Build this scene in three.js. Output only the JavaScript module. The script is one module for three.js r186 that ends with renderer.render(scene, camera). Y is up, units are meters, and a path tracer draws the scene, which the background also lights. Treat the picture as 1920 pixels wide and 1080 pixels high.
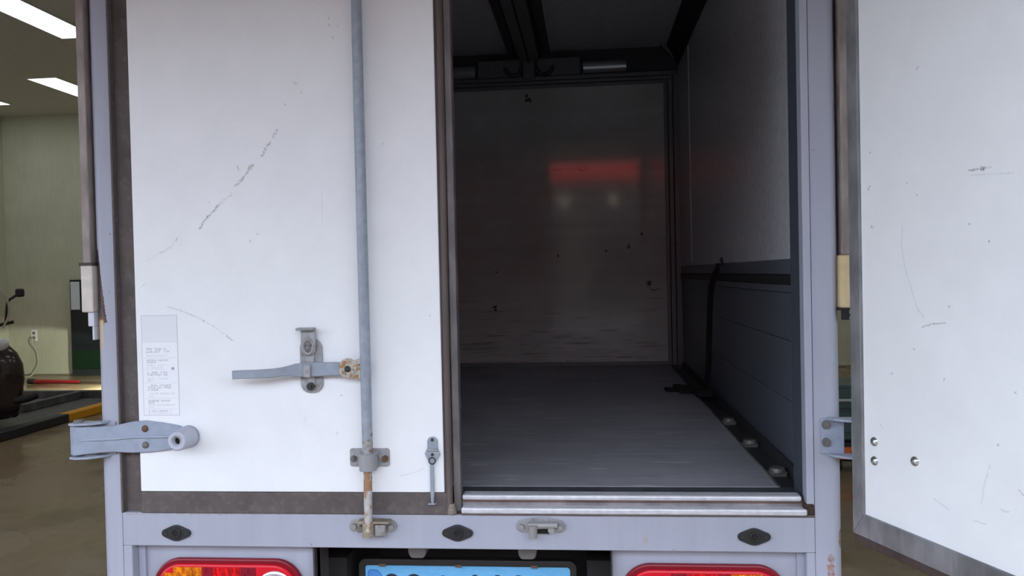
import * as THREE from 'three';
import { RoundedBoxGeometry } from 'three/addons/geometries/RoundedBoxGeometry.js';
import { mergeGeometries, toCreasedNormals } from 'three/addons/utils/BufferGeometryUtils.js';
import { RectAreaLightUniformsLib } from 'three/addons/lights/RectAreaLightUniformsLib.js';

// ---------------------------------------------------------------- camera, sky, exposure
const scene = new THREE.Scene();
const FOCAL = 1480;                                        // pixels in a 1920 x 1080 frame
const camera = new THREE.PerspectiveCamera(2 * Math.atan(540 / FOCAL) * 180 / Math.PI, 16 / 9, 0.05, 200);
camera.position.set(0.314, 1.362, 1.798);
camera.rotation.set(-0.0178, 0.0946, -0.02225, 'YXZ');
camera.updateMatrixWorld();
scene.background = new THREE.Color().setRGB(0.885, 1.0, 1.185);   // even overcast daylight
RectAreaLightUniformsLib.init();
const renderer = new THREE.WebGLRenderer();
renderer.toneMapping = THREE.LinearToneMapping;
renderer.toneMappingExposure = 5.7;
renderer.shadowMap.enabled = true;
const PANEL_GLOW = 0.42, PANEL_LIGHT = 0.42;

// ---------------------------------------------------------------- helpers
let seed = 7;
const rnd = () => { seed = (seed * 1664525 + 1013904223) >>> 0; return seed / 4294967296; };
const rr = (a, b) => a + (b - a) * rnd();
const used = new Map();
const numbered = (n) => { const k = used.get(n) ?? 0; used.set(n, k + 1); return k ? n + '_' + String(k).padStart(3, '0') : n; };
const V = (x, y, z) => new THREE.Vector3(x, y, z);
// a photo pixel gives a direction; the plane that the thing touches gives the distance
function rayOf(x, y) { return V((x - 960) / FOCAL, -(y - 540) / FOCAL, -1).applyQuaternion(camera.quaternion); }
function face(x, y, z = 0) { const d = rayOf(x, y), t = (z - camera.position.z) / d.z; return camera.position.clone().addScaledVector(d, t); }

function lin(r, g, b) { return new THREE.Color().setRGB(r / 255, g / 255, b / 255, THREE.SRGBColorSpace); }
function mat(c, roughness = 0.6, metalness = 0, extra = {}) { return new THREE.MeshPhysicalMaterial({ color: c, roughness, metalness, ...extra }); }

function metricUV(g0, s = 1) {                             // uv in metres by the way each face points
  const g = g0.index ? g0.toNonIndexed() : g0;
  const p = g.attributes.position, n = g.attributes.normal, uv = new Float32Array(p.count * 2);
  for (let i = 0; i < p.count; i++) {
    const ax = Math.abs(n.getX(i)), ay = Math.abs(n.getY(i)), az = Math.abs(n.getZ(i));
    let u, v;
    if (az >= ax && az >= ay) { u = p.getX(i); v = p.getY(i); }
    else if (ax >= ay) { u = p.getZ(i); v = p.getY(i); }
    else { u = p.getX(i); v = p.getZ(i); }
    uv[2 * i] = u / s; uv[2 * i + 1] = v / s;
  }
  g.setAttribute('uv', new THREE.BufferAttribute(uv, 2));
  return g;
}
function planarUV(g0, x0, x1, y0, y1) {                    // uv from the front: x, y in metres to 0..1
  const g = g0.index ? g0.toNonIndexed() : g0;
  const p = g.attributes.position, uv = new Float32Array(p.count * 2);
  for (let i = 0; i < p.count; i++) { uv[2 * i] = (p.getX(i) - x0) / (x1 - x0); uv[2 * i + 1] = (p.getY(i) - y0) / (y1 - y0); }
  g.setAttribute('uv', new THREE.BufferAttribute(uv, 2));
  return g;
}
function box(x0, x1, y0, y1, z0, z1, r = 0) {
  const w = Math.abs(x1 - x0), h = Math.abs(y1 - y0), d = Math.abs(z1 - z0);
  const g = r > 0 ? new RoundedBoxGeometry(w, h, d, 2, Math.min(r, w * 0.49, h * 0.49, d * 0.49)) : new THREE.BoxGeometry(w, h, d);
  g.translate((x0 + x1) / 2, (y0 + y1) / 2, (z0 + z1) / 2);
  return metricUV(g);
}
function cyl(a, b, r0, r1 = r0, seg = 24) {                // from a to b
  const d = b.clone().sub(a), g = new THREE.CylinderGeometry(r1, r0, d.length(), seg);
  g.applyQuaternion(new THREE.Quaternion().setFromUnitVectors(V(0, 1, 0), d.clone().normalize()));
  g.translate((a.x + b.x) / 2, (a.y + b.y) / 2, (a.z + b.z) / 2);
  return g.toNonIndexed();
}
function tube(pts, r, seg = 40, rad = 10) {
  return new THREE.TubeGeometry(new THREE.CatmullRomCurve3(pts.map((p) => Array.isArray(p) ? V(...p) : p)), seg, r, rad, false).toNonIndexed();
}
function shapeOf(pts) { return new THREE.Shape(pts.map((p) => new THREE.Vector2(p[0], p[1]))); }
function ext(shape, z0, z1, bevel = 0, seg = 16) {         // outline in x, y pulled from z0 to z1
  const d = z1 - z0 - 2 * bevel;
  const g = new THREE.ExtrudeGeometry(shape, { depth: d, bevelEnabled: bevel > 0, bevelSize: bevel, bevelThickness: bevel, bevelOffset: -bevel, bevelSegments: 2, curveSegments: seg });
  g.translate(0, 0, z0 + bevel);
  return metricUV(g);
}
function extY(pts, y0, y1) {                               // outline in x, z pulled up from y0 to y1
  const g = new THREE.ExtrudeGeometry(shapeOf(pts.map(([x, z]) => [x, -z])), { depth: y1 - y0, bevelEnabled: false, curveSegments: 16 });
  g.rotateX(-Math.PI / 2); g.translate(0, y0, 0);
  return metricUV(g);
}
function stadium(cx, cy, w, h, r) {
  const s = new THREE.Shape(), x0 = cx - w / 2, x1 = cx + w / 2, y0 = cy - h / 2, y1 = cy + h / 2;
  s.moveTo(x0 + r, y0); s.lineTo(x1 - r, y0); s.absarc(x1 - r, y0 + r, r, -Math.PI / 2, 0); s.lineTo(x1, y1 - r); s.absarc(x1 - r, y1 - r, r, 0, Math.PI / 2);
  s.lineTo(x0 + r, y1); s.absarc(x0 + r, y1 - r, r, Math.PI / 2, Math.PI); s.lineTo(x0, y0 + r); s.absarc(x0 + r, y0 + r, r, Math.PI, Math.PI * 1.5);
  return s;
}
function circleHole(s, x, y, r) { const h = new THREE.Path(); h.absarc(x, y, r, 0, Math.PI * 2, true); s.holes.push(h); return s; }
function loftBar(sec) {                                    // [x, yBottom, yTop, zBack, zFront] stations along x
  const pos = [], q = (a, b, c, d) => { pos.push(...a, ...b, ...c, ...a, ...c, ...d); };
  const ring = sec.map(([x, y0, y1, z0, z1]) => { const e = Math.min(0.002, (z1 - z0) * 0.4); return [[x, y0, z0], [x, y0, z1 - e], [x, y0 + e, z1], [x, y1 - e, z1], [x, y1, z1 - e], [x, y1, z0]]; });
  const N = 6;
  for (let i = 0; i + 1 < ring.length; i++) for (let k = 0; k < N; k++) { const m = (k + 1) % N; q(ring[i][k], ring[i + 1][k], ring[i + 1][m], ring[i][m]); }
  const capOf = (r, flip) => { for (let k = 1; k + 1 < N; k++) flip ? pos.push(...r[0], ...r[k], ...r[k + 1]) : pos.push(...r[0], ...r[k + 1], ...r[k]); };
  capOf(ring[0], false); capOf(ring[ring.length - 1], true);
  let g = new THREE.BufferGeometry(); g.setAttribute('position', new THREE.Float32BufferAttribute(pos.map((v) => v), 3));
  // the ring runs so that faces look outwards when x grows; turn them if needed
  g.computeVertexNormals(); g = toCreasedNormals(g, 0.6);
  return metricUV(g);
}
const clean = (g) => { const k = g.index ? g.toNonIndexed() : g; for (const n of Object.keys(k.attributes)) if (!['position', 'normal', 'uv'].includes(n)) k.deleteAttribute(n); return k; };
const merge = (list) => mergeGeometries(list.map(clean));
function mesh(name, geo, m, parent = scene, label) {
  const g = Array.isArray(geo) ? (geo.length > 1 ? merge(geo) : geo[0]) : geo;
  const o = new THREE.Mesh(g, m); o.name = parent === scene ? numbered(name) : name;
  o.castShadow = o.receiveShadow = true; parent.add(o);
  if (label) o.userData.label = label;
  return o;
}
function thing(name, label, category, pos = [0, 0, 0], turn = 0, group) {
  const o = new THREE.Group(); o.name = numbered(name); o.position.set(...pos); o.rotation.y = turn; scene.add(o);
  o.userData = { label, category }; if (group) o.userData.group = group;
  return o;
}
function part(name, parent, label) { const o = new THREE.Group(); o.name = name; parent.add(o); if (label) o.userData.label = label; return o; }
function tag(o, label, category, group) { Object.assign(o.userData, { label, category }); if (group) o.userData.group = group; return o; }
function struct(name, geo, m, label) { const o = mesh(name, geo, m); o.userData.kind = 'structure'; if (label) o.userData.label = label; return o; }

// ---------------------------------------------------------------- computed textures
function hash(x, y, s) { let h = (x * 374761393 + y * 668265263 + s * 2147483647) | 0; h = Math.imul(h ^ (h >>> 13), 1274126177); h ^= h >>> 16; return (h >>> 0) / 4294967296; }
function vnoise(x, y, px, py, s) {                          // value noise that repeats after px, py cells
  const xi = Math.floor(x), yi = Math.floor(y), fx = x - xi, fy = y - yi, u = fx * fx * (3 - 2 * fx), v = fy * fy * (3 - 2 * fy);
  const X0 = ((xi % px) + px) % px, X1 = (X0 + 1) % px, Y0 = ((yi % py) + py) % py, Y1 = (Y0 + 1) % py;
  const a = hash(X0, Y0, s), b = hash(X1, Y0, s), c = hash(X0, Y1, s), d = hash(X1, Y1, s);
  return a + (b - a) * u + (c - a) * v + (a - b - c + d) * u * v;
}
function fbm(u, v, cx, cy, oct, s) { let t = 0, a = 0.5, n = 0; for (let i = 0; i < oct; i++) { t += a * vnoise(u * cx, v * cy, cx, cy, s + i); n += a; a *= 0.5; cx *= 2; cy *= 2; } return t / n; }
const clamp = (v, a = 0, b = 1) => Math.min(b, Math.max(a, v));
const sstep = (a, b, x) => { const t = clamp((x - a) / (b - a)); return t * t * (3 - 2 * t); };
function tex(size, fn, color = true, repeat = 1) {
  const d = new Uint8Array(size * size * 4);
  for (let j = 0; j < size; j++) for (let i = 0; i < size; i++) {
    const c = fn(i / size, j / size), k = (j * size + i) * 4;
    d[k] = clamp(c[0], 0, 255); d[k + 1] = clamp(c[1], 0, 255); d[k + 2] = clamp(c[2], 0, 255); d[k + 3] = 255;
  }
  const t = new THREE.DataTexture(d, size, size); t.wrapS = t.wrapT = THREE.RepeatWrapping; t.magFilter = THREE.LinearFilter; t.minFilter = THREE.LinearMipmapLinearFilter;
  if (color) t.colorSpace = THREE.SRGBColorSpace; t.repeat.set(repeat, repeat); t.needsUpdate = true;
  return t;
}
class Paint {                                              // a painted sheet, addressed in metres
  constructor(w, h, x0, x1, y0, y1, base) {
    Object.assign(this, { w, h, x0, x1, y0, y1 }); this.d = new Uint8Array(w * h * 4);
    for (let j = 0; j < h; j++) for (let i = 0; i < w; i++) { const c = base(x0 + (x1 - x0) * i / w, y0 + (y1 - y0) * j / h), k = (j * w + i) * 4; this.d[k] = clamp(c[0], 0, 255); this.d[k + 1] = clamp(c[1], 0, 255); this.d[k + 2] = clamp(c[2], 0, 255); this.d[k + 3] = 255; }
  }
  dab(x, y, r, c, a = 1, ry = r, soft = 0.35) {
    const { w, h } = this, sx = w / (this.x1 - this.x0), sy = h / (this.y1 - this.y0), cx = (x - this.x0) * sx, cy = (y - this.y0) * sy, Rx = r * sx, Ry = ry * sy;
    for (let j = Math.max(0, Math.floor(cy - Ry - 1)); j <= Math.min(h - 1, cy + Ry + 1); j++) for (let i = Math.max(0, Math.floor(cx - Rx - 1)); i <= Math.min(w - 1, cx + Rx + 1); i++) {
      const q = Math.hypot((i - cx) / Math.max(Rx, 0.6), (j - cy) / Math.max(Ry, 0.6)); if (q > 1) continue;
      const e = a * (1 - sstep(1 - soft, 1, q)), k = (j * w + i) * 4;
      for (let m = 0; m < 3; m++) this.d[k + m] += (c[m] - this.d[k + m]) * e;
    }
  }
  scuff(pts, width, c, a = 0.7, broken = 0.3, jitter = 0.5) {   // a rubbed mark with a ragged outline
    for (let i = 0; i + 1 < pts.length; i++) {
      const [p, q] = [pts[i], pts[i + 1]], L = Math.hypot(q[0] - p[0], q[1] - p[1]), n = Math.max(2, Math.ceil(L / (width * 0.16)));
      for (let k = 0; k < n; k++) { if (rnd() < broken) continue; const t = (k + rnd()) / n; this.dab(p[0] + (q[0] - p[0]) * t + rr(-jitter, jitter) * width, p[1] + (q[1] - p[1]) * t + rr(-jitter, jitter) * width, width * rr(0.2, 0.6), c, a * rr(0.2, 0.75), width * rr(0.2, 0.6), 0.8); }
    }
  }
  rust(x, y, rx, ry, n, a = 0.8, cols = [[120, 72, 45], [92, 55, 40], [160, 110, 70], [138, 92, 60]]) {
    for (let k = 0; k < n; k++) { const t = rnd() * 6.283, q = Math.sqrt(rnd()); this.dab(x + Math.cos(t) * q * rx, y + Math.sin(t) * q * ry, rr(0.15, 0.5) * Math.min(rx, ry) + 0.0008, cols[Math.floor(rnd() * cols.length)], a * rr(0.2, 0.8), undefined, 0.7); }
  }
  texture() {
    const t = new THREE.DataTexture(this.d, this.w, this.h); t.magFilter = THREE.LinearFilter; t.minFilter = THREE.LinearMipmapLinearFilter; t.colorSpace = THREE.SRGBColorSpace; t.needsUpdate = true; return t;
  }
}
const grey = (g) => [g, g, g];
const tSpeckle = tex(256, (u, v) => grey(225 + 30 * fbm(u, v, 16, 16, 4, 3)));
const tStreakX = tex(512, (u, v) => grey(190 + 62 * (0.6 * fbm(u, v, 3, 64, 3, 11) + 0.4 * fbm(u, v, 48, 48, 2, 12))));
const tDirt = tex(512, (u, v) => { const a = fbm(u, v, 6, 6, 5, 21), b = fbm(u, v, 40, 10, 3, 25); const k = 0.7 + 0.45 * a + 0.2 * (b - 0.5); return [205 * k, 203 * k, 202 * k]; });
const tRubber = tex(512, (u, v) => { const a = fbm(u, v, 8, 8, 5, 31), b = sstep(0.5, 0.8, fbm(u, v, 30, 30, 4, 37)); return [86 + 20 * (a - 0.5) + 12 * b, 78 + 19 * (a - 0.5) + 11 * b, 76 + 19 * (a - 0.5) + 10 * b]; });
const tBumpFine = tex(256, (u, v) => grey(255 * fbm(u, v, 64, 64, 2, 41)), false);
const tWeather = tex(512, (u, v) => { const a = fbm(u, v, 10, 10, 5, 51), r = sstep(0.56, 0.78, fbm(u, v, 18, 18, 4, 57)); return [152 + 44 * (a - 0.5) - 14 * r, 153 + 44 * (a - 0.5) - 20 * r, 156 + 44 * (a - 0.5) - 28 * r]; });
const tRusty = tex(512, (u, v) => { const a = fbm(u, v, 12, 12, 5, 61), r = sstep(0.52, 0.64, fbm(u, v, 14, 14, 5, 67)), k = sstep(0.66, 0.74, fbm(u, v, 20, 20, 3, 71)); return [172 + 30 * (a - 0.5) - 18 * r - 50 * k, 168 + 30 * (a - 0.5) - 52 * r - 60 * k, 160 + 30 * (a - 0.5) - 80 * r - 60 * k]; });
const tBoard = tex(1024, (u, v) => { const a = fbm(u, v, 5, 120, 3, 81), b = fbm(u, v, 6, 6, 4, 85), s = sstep(0.70, 0.80, fbm(u, v, 10, 60, 3, 88)); const k = 146 + 22 * (a - 0.5) + 30 * (b - 0.5) + 26 * s; return [k * 0.99, k * 0.98, k * 1.02]; });
const tConcrete = tex(1024, (u, v) => { const a = fbm(u, v, 5, 5, 6, 91), b = fbm(u, v, 60, 60, 3, 97), st = sstep(0.56, 0.70, fbm(u, v, 9, 7, 4, 99)); return [130 + 26 * (a - 0.5) + 12 * (b - 0.5) - 12 * st, 114 + 25 * (a - 0.5) + 12 * (b - 0.5) - 11 * st, 90 + 22 * (a - 0.5) + 11 * (b - 0.5) - 10 * st]; });
const tWet = tex(512, (u, v) => { const w = sstep(0.42, 0.58, fbm(u, v, 5, 5, 5, 101)); const g = 26 + 52 * w + 16 * fbm(u, v, 40, 40, 2, 107); return [g, g, g]; }, false);
const tLens = tex(256, (u, v) => { const a = fbm(u, v, 26, 8, 3, 131), b = fbm(u, v, 30, 30, 2, 137); return grey(255 * clamp(0.35 + 1.1 * (0.7 * a + 0.3 * b) - 0.1)); });
const tPlaster = tex(512, (u, v) => { const a = fbm(u, v, 8, 8, 4, 111), b = fbm(u, v, 90, 8, 2, 117); return [186 + 16 * (a - 0.5) + 8 * (b - 0.5), 187 + 16 * (a - 0.5) + 8 * (b - 0.5), 167 + 16 * (a - 0.5) + 8 * (b - 0.5)]; });

// ---------------------------------------------------------------- materials
const M = {
  gasket: mat(0xffffff, 0.75, 0, { map: tRubber, bumpMap: tBumpFine, bumpScale: 0.0004 }),
  alu: mat(lin(236, 236, 242), 0.36, 0.25, { map: tStreakX }),
  trimGrey: mat(lin(138, 134, 134), 0.5, 0.15, { map: tDirt }),
  trimBrown: mat(lin(120, 106, 100), 0.7, 0, { map: tDirt }),
  trimDark: mat(lin(88, 80, 78), 0.7, 0, { map: tDirt }),
  paintGrey: mat(lin(152, 160, 172), 0.42, 0, { map: tSpeckle }),
  hinge: mat(lin(160, 169, 186), 0.42, 0.05, { map: tSpeckle }),
  zinc: mat(lin(250, 246, 242), 0.45, 0.15, { map: tWeather }),
  weather: mat(0xffffff, 0.55, 0.15, { map: tWeather }),
  rusty: mat(0xffffff, 0.75, 0.05, { map: tRusty }),
  rustBolt: mat(lin(140, 104, 84), 0.75, 0.1, { map: tDirt }),
  greyBolt: mat(lin(150, 148, 144), 0.5, 0.15, { map: tDirt }),
  darkBolt: mat(lin(84, 82, 80), 0.5, 0.4, { map: tDirt }),
  chrome: mat(lin(205, 208, 212), 0.22, 0.9),
  bumper: mat(lin(188, 190, 204), 0.65, 0, { map: tSpeckle }),
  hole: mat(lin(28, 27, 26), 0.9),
  blackRubber: mat(lin(30, 30, 32), 0.55, 0, { bumpMap: tBumpFine, bumpScale: 0.0003 }),
  black: mat(lin(16, 15, 16), 0.7),
  chassis: mat(lin(22, 20, 21), 0.8),
  jamb: mat(lin(74, 80, 91), 0.5, 0.1, { map: tSpeckle }),
  inner: mat(lin(150, 148, 146), 0.24, 0, { map: tStreakX, bumpMap: tStreakX, bumpScale: 0.0003 }),
  innerFrame: mat(lin(120, 118, 122), 0.35, 0.2, { map: tSpeckle }),
  wing: mat(lin(206, 207, 211), 0.26, 0, { map: tSpeckle }),
  gate: mat(lin(104, 108, 118), 0.4, 0.25, { map: tSpeckle }),
  roofIn: mat(lin(196, 194, 200), 0.5, 0, { map: tSpeckle }),
  darkSteel: mat(lin(60, 59, 62), 0.55, 0.1, { map: tSpeckle }),
  actuator: mat(lin(112, 110, 112), 0.5, 0.1, { map: tSpeckle }),
  steelTube: mat(lin(170, 170, 172), 0.32, 0.6),
  board: mat(0xffffff, 0.62, 0, { map: tBoard, bumpMap: tBoard, bumpScale: 0.0003 }),
  floorPlate: mat(lin(104, 110, 120), 0.45, 0.3, { map: tDirt }),
  beige: mat(lin(190, 178, 172), 0.5, 0, { map: tDirt }),
  beigeCap: mat(lin(214, 205, 196), 0.5, 0, { map: tSpeckle }),
  yellowCap: mat(lin(214, 192, 150), 0.5, 0, { map: tSpeckle }),
  strap: mat(lin(16, 16, 18), 0.85),
};
for (const t of [tStreakX, tDirt, tBumpFine]) t.repeat.set(2.2, 2.2);
tRubber.repeat.set(3, 3); tWeather.repeat.set(6, 6); tRusty.repeat.set(9, 9); tSpeckle.repeat.set(4, 4); tBoard.repeat.set(0.9, 0.9);
tConcrete.repeat.set(0.28, 0.28); tWet.repeat.set(0.28, 0.28); tPlaster.repeat.set(0.5, 0.5); tLens.repeat.set(6, 6);

// ================================================================ THE GARAGE
const GL = -11.6, GR = 6.4, GB = -9.3, GF = 2.2, GH = 3.885, LINTEL = 2.66;
const floorMat = mat(0xffffff, 1, 0, { map: tConcrete, roughnessMap: tWet, specularIntensity: 0.8 });
floorMat.roughness = 0.9;
const wallMat = mat(0xffffff, 0.6, 0, { map: tPlaster });
const ceilMat = mat(lin(212, 209, 203), 0.85, 0, { map: tSpeckle });
struct('floor', box(GL - 0.2, GR + 0.2, -0.2, 0, GB - 0.2, GF), floorMat, 'olive brown wet concrete floor of the garage');
struct('wall_back', box(GL - 0.2, GR + 0.2, 0, GH, GB - 0.2, GB), wallMat, 'greenish beige painted wall at the end of the garage');
struct('wall_left', box(GL - 0.2, GL, 0, GH, GB, GF), wallMat, 'greenish beige painted side wall meeting the end wall');
struct('wall_return', box(GL, -8.36, 0, GH, GB, -8.55), wallMat, 'greenish beige wall corner standing out from the end wall');
struct('wall_right', box(GR, GR + 0.2, 0, GH, GB, GF), wallMat, 'greenish beige painted side wall beyond the open truck door');
struct('ceiling', box(GL - 0.2, GR + 0.2, GH, GH + 0.2, GB - 0.2, GF + 0.2), ceilMat, 'dark grey flat ceiling with recessed light panels');
struct('wall_front', [box(GL - 0.2, GR + 0.2, LINTEL, GH, GF, GF + 0.2), box(GL - 0.2, GL + 0.6, 0, LINTEL, GF, GF + 0.2), box(GR - 0.6, GR + 0.2, 0, LINTEL, GF, GF + 0.2)], wallMat, 'front wall of the garage over the open vehicle bay');
struct('baseboard_back', box(-8.36, GR, 0, 0.02, GB, GB + 0.03), mat(lin(120, 116, 96), 0.7), 'low strip along the foot of the end wall');

// street outside the open bay: mirrored by the glossy panels of the truck
const paving = struct('ground', box(-40, 40, -0.2, -0.01, GF, 60), mat(lin(98, 96, 93), 0.9, 0, { map: tSpeckle }), 'grey paved yard outside the open bay');
{
  const b = thing('shop_building', 'low building with a red fascia band across the street', 'building', [0, 0, 14.6]);
  mesh('wall', box(-22, 22, -0.01, 5.5, 0.1, 6), mat(lin(104, 102, 98), 0.8, 0, { map: tPlaster }), b);
  mesh('roof_slab', box(-22.2, 22.2, 5.5, 5.7, 0, 6.2), mat(lin(96, 94, 92), 0.8), b);
  for (let i = 0; i < 7; i++) mesh('fascia_board', box(-14.1 + i * 4.05, -10.15 + i * 4.05, 3.87, 4.57, -0.12, 0.1), mat(lin(226, 50, 26), 0.5), b, 'red fascia board');
  for (let i = 0; i < 10; i++) mesh('window', box(-16 + i * 3.3, -13.6 + i * 3.3, 0.5, 3.2, 0.04, 0.12), mat(lin(40, 46, 50), 0.1), b);
}
for (const [x, side] of [[-0.25, 'wider'], [1.08, 'narrower']]) {
  const o = thing('wall_lamp', `small warm wall lamp under the red fascia, the ${side} one`, 'lamp', [x, 3.3, 14.64], 0, 'wall lamps under the red fascia');
  const h = side === 'wider' ? 0.16 : 0.12;
  mesh('back_box', box(-h, h, -0.2, 0.2, 0, 0.06, 0.02), mat(lin(70, 68, 66), 0.6), o);
  mesh('lamp_glass', box(-h * 0.8, h * 0.8, -0.17, 0.17, -0.08, 0, 0.03), mat(lin(150, 144, 126), 0.4, 0, { emissive: new THREE.Color(1, 0.9, 0.62), emissiveIntensity: 0.05 }), o);
  const L = new THREE.PointLight(new THREE.Color(1, 0.9, 0.62), 0.008); L.position.set(0, 0, -0.14); L.castShadow = true; L.name = 'lamp_light'; o.add(L);
}

// ceiling light panels
const panelMat = mat(lin(255, 255, 255), 0.5, 0, { emissive: new THREE.Color(0.97, 1.0, 1.0), emissiveIntensity: PANEL_GLOW });
const panelFrameMat = mat(lin(214, 214, 212), 0.5);
const over = { '-10.9': 'far beyond the scooter', '-9.36': 'beyond the scooter', '-7.81': 'behind the scooter', '-6.26': 'between the scooter and the end wall outlet', '-4.8': 'over the striped kerb', '-2.4': 'beside the truck on its closed door side', '0.9': 'over the truck', '3.52': 'beside the truck on its open door side', '5.05': 'along the wall beyond the open door', '-10.5': 'farthest from the truck', '-8.85': 'second farthest from the truck', '-7.15': 'third farthest from the truck', '-5.4': 'beside the striped kerb', '-3.3': 'between the kerb and the truck' };
const backCols = [-10.9, -9.36, -7.81, -6.26, -4.8, -2.4, 0.9, 3.52, 5.05];
for (const [z, rowName, colsOf] of [[-7.92, 'end wall row', backCols.slice(2)], [-5.25, 'middle row', backCols], [-2.1, 'row nearest the bay', [-10.5, -8.85, -7.15, -5.4, -3.3, 0.9, 3.52, 5.05]]]) for (const x of colsOf) {
  const w = 0.37, l = 1.24;
  const t = thing('ceiling_light', `long ceiling light panel ${over[x]}, ${rowName}`, 'ceiling light', [x, GH, z], 0, 'ceiling light panels');
  mesh('frame', [box(-w / 2 - 0.012, -w / 2, -0.012, 0, -l / 2 - 0.012, l / 2 + 0.012), box(w / 2, w / 2 + 0.012, -0.012, 0, -l / 2 - 0.012, l / 2 + 0.012), box(-w / 2, w / 2, -0.012, 0, -l / 2 - 0.012, -l / 2), box(-w / 2, w / 2, -0.012, 0, l / 2, l / 2 + 0.012)], panelFrameMat, t);
  mesh('diffuser', box(-w / 2, w / 2, -0.008, 0, -l / 2, l / 2), panelMat, t);
  const L = new THREE.RectAreaLight(new THREE.Color(0.97, 1.0, 1.0), PANEL_LIGHT, w, l); L.position.set(0, -0.02, 0); L.rotation.x = -Math.PI / 2; L.name = 'panel_light'; t.add(L);
}

// ---- things along the end wall
{
  const o = thing('wall_outlet', 'white double power outlet on the beige end wall', 'outlet', [-7.95, 0.6, GB]);
  mesh('cover_plate', box(-0.05, 0.05, -0.085, 0.085, 0, 0.012, 0.005), mat(lin(225, 226, 220), 0.4), o);
  for (const s of [-0.035, 0.035]) mesh('socket', cyl(V(0, s, 0.008), V(0, s, 0.015), 0.024), mat(lin(120, 120, 116), 0.6), o);
  mesh('plug', box(-0.02, 0.02, -0.055, -0.02, 0.012, 0.05, 0.008), mat(lin(110, 110, 106), 0.6), o);
}
tag(mesh('power_cord', tube([[-7.95, 0.57, GB + 0.05], [-7.94, 0.5, GB + 0.07], [-7.9, 0.35, GB + 0.03], [-7.89, 0.15, GB + 0.035], [-7.93, 0.012, GB + 0.12], [-7.98, 0.012, GB + 0.3]], 0.008, 60), mat(lin(176, 176, 162), 0.6)), 'pale power cord hanging from the wall outlet down to the floor', 'cord');
{
  const a = V(-7.25, 0.03, -8.35), b = V(-6.0, 0.03, -8.2);
  const o = thing('red_pole', 'red pole with a dark handle lying on the floor by the end wall', 'pole', [0, 0, 0]);
  const c = V(-6.55, 0.03, -8.27);
  mesh('sleeve', cyl(a, c, 0.03, 0.022), mat(lin(134, 24, 28), 0.45), o, 'red sleeve');
  mesh('shaft', cyl(c, b, 0.016), mat(lin(60, 50, 46), 0.5), o);
  mesh('end_cap', cyl(V(-7.36, 0.036, -8.363), a, 0.036), mat(lin(36, 34, 34), 0.6), o);
}
{
  const o = thing('glass_cabinet', 'dark glass-fronted cabinet with a green base panel against the end wall', 'cabinet', [-6.9, 0, GB]);
  mesh('body', box(-0.38, 0.38, 0, 1.42, 0.03, 0.12), mat(lin(40, 44, 46), 0.5), o);
  mesh('glass_door', box(-0.37, 0.37, 0.38, 1.41, 0.120, 0.132), mat(lin(26, 32, 36), 0.08), o);
  mesh('base_panel', box(-0.37, 0.37, 0.1, 0.375, 0.120, 0.135), mat(lin(14, 42, 24), 0.3), o, 'dark green base panel');
  mesh('painted_highlight', box(-0.36, -0.22, 0.98, 1.39, 0.132, 0.134), mat(lin(205, 216, 226), 0.4), o, 'pale blue white painted highlight in the top of the glass');  // pale sheet stands in for a bright reflection in the glass
}
// ---- low tray with a striped kerb, and the scooter that stands in it
{
  const t = thing('wash_tray', 'low grey floor tray with a black and yellow striped kerb', 'tray', [0, 0, 0]);
  const g = mat(lin(118, 118, 122), 0.5, 0, { map: tDirt });
  mesh('tray_floor', box(-6.6, -4.86, 0, 0.012, -6.95, -2.6), g, t);
  mesh('side_rim', box(-5.69, -5.62, 0.012, 0.1, -6.95, -6.0, 0.01), g, t);
  mesh('end_rim', box(-6.6, -4.78, 0, 0.1, -7.02, -6.95, 0.01), g, t);
  const by = [mat(lin(34, 36, 40), 0.45), mat(lin(214, 150, 28), 0.45)];
  const zs = [-2.6, -3.55, -4.55, -5.5, -6.45, -6.95];
  for (let i = 0; i + 1 < zs.length; i++) mesh('kerb_block', box(-4.9, -4.78, 0, 0.085, zs[i + 1], zs[i], 0.012), by[(i + 0) % 2 ? 1 : 0] === by[1] && i === 1 ? by[1] : by[i % 2 === 0 ? 0 : 1], t, i % 2 === 0 ? 'black kerb block' : 'yellow kerb block');
}
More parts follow.
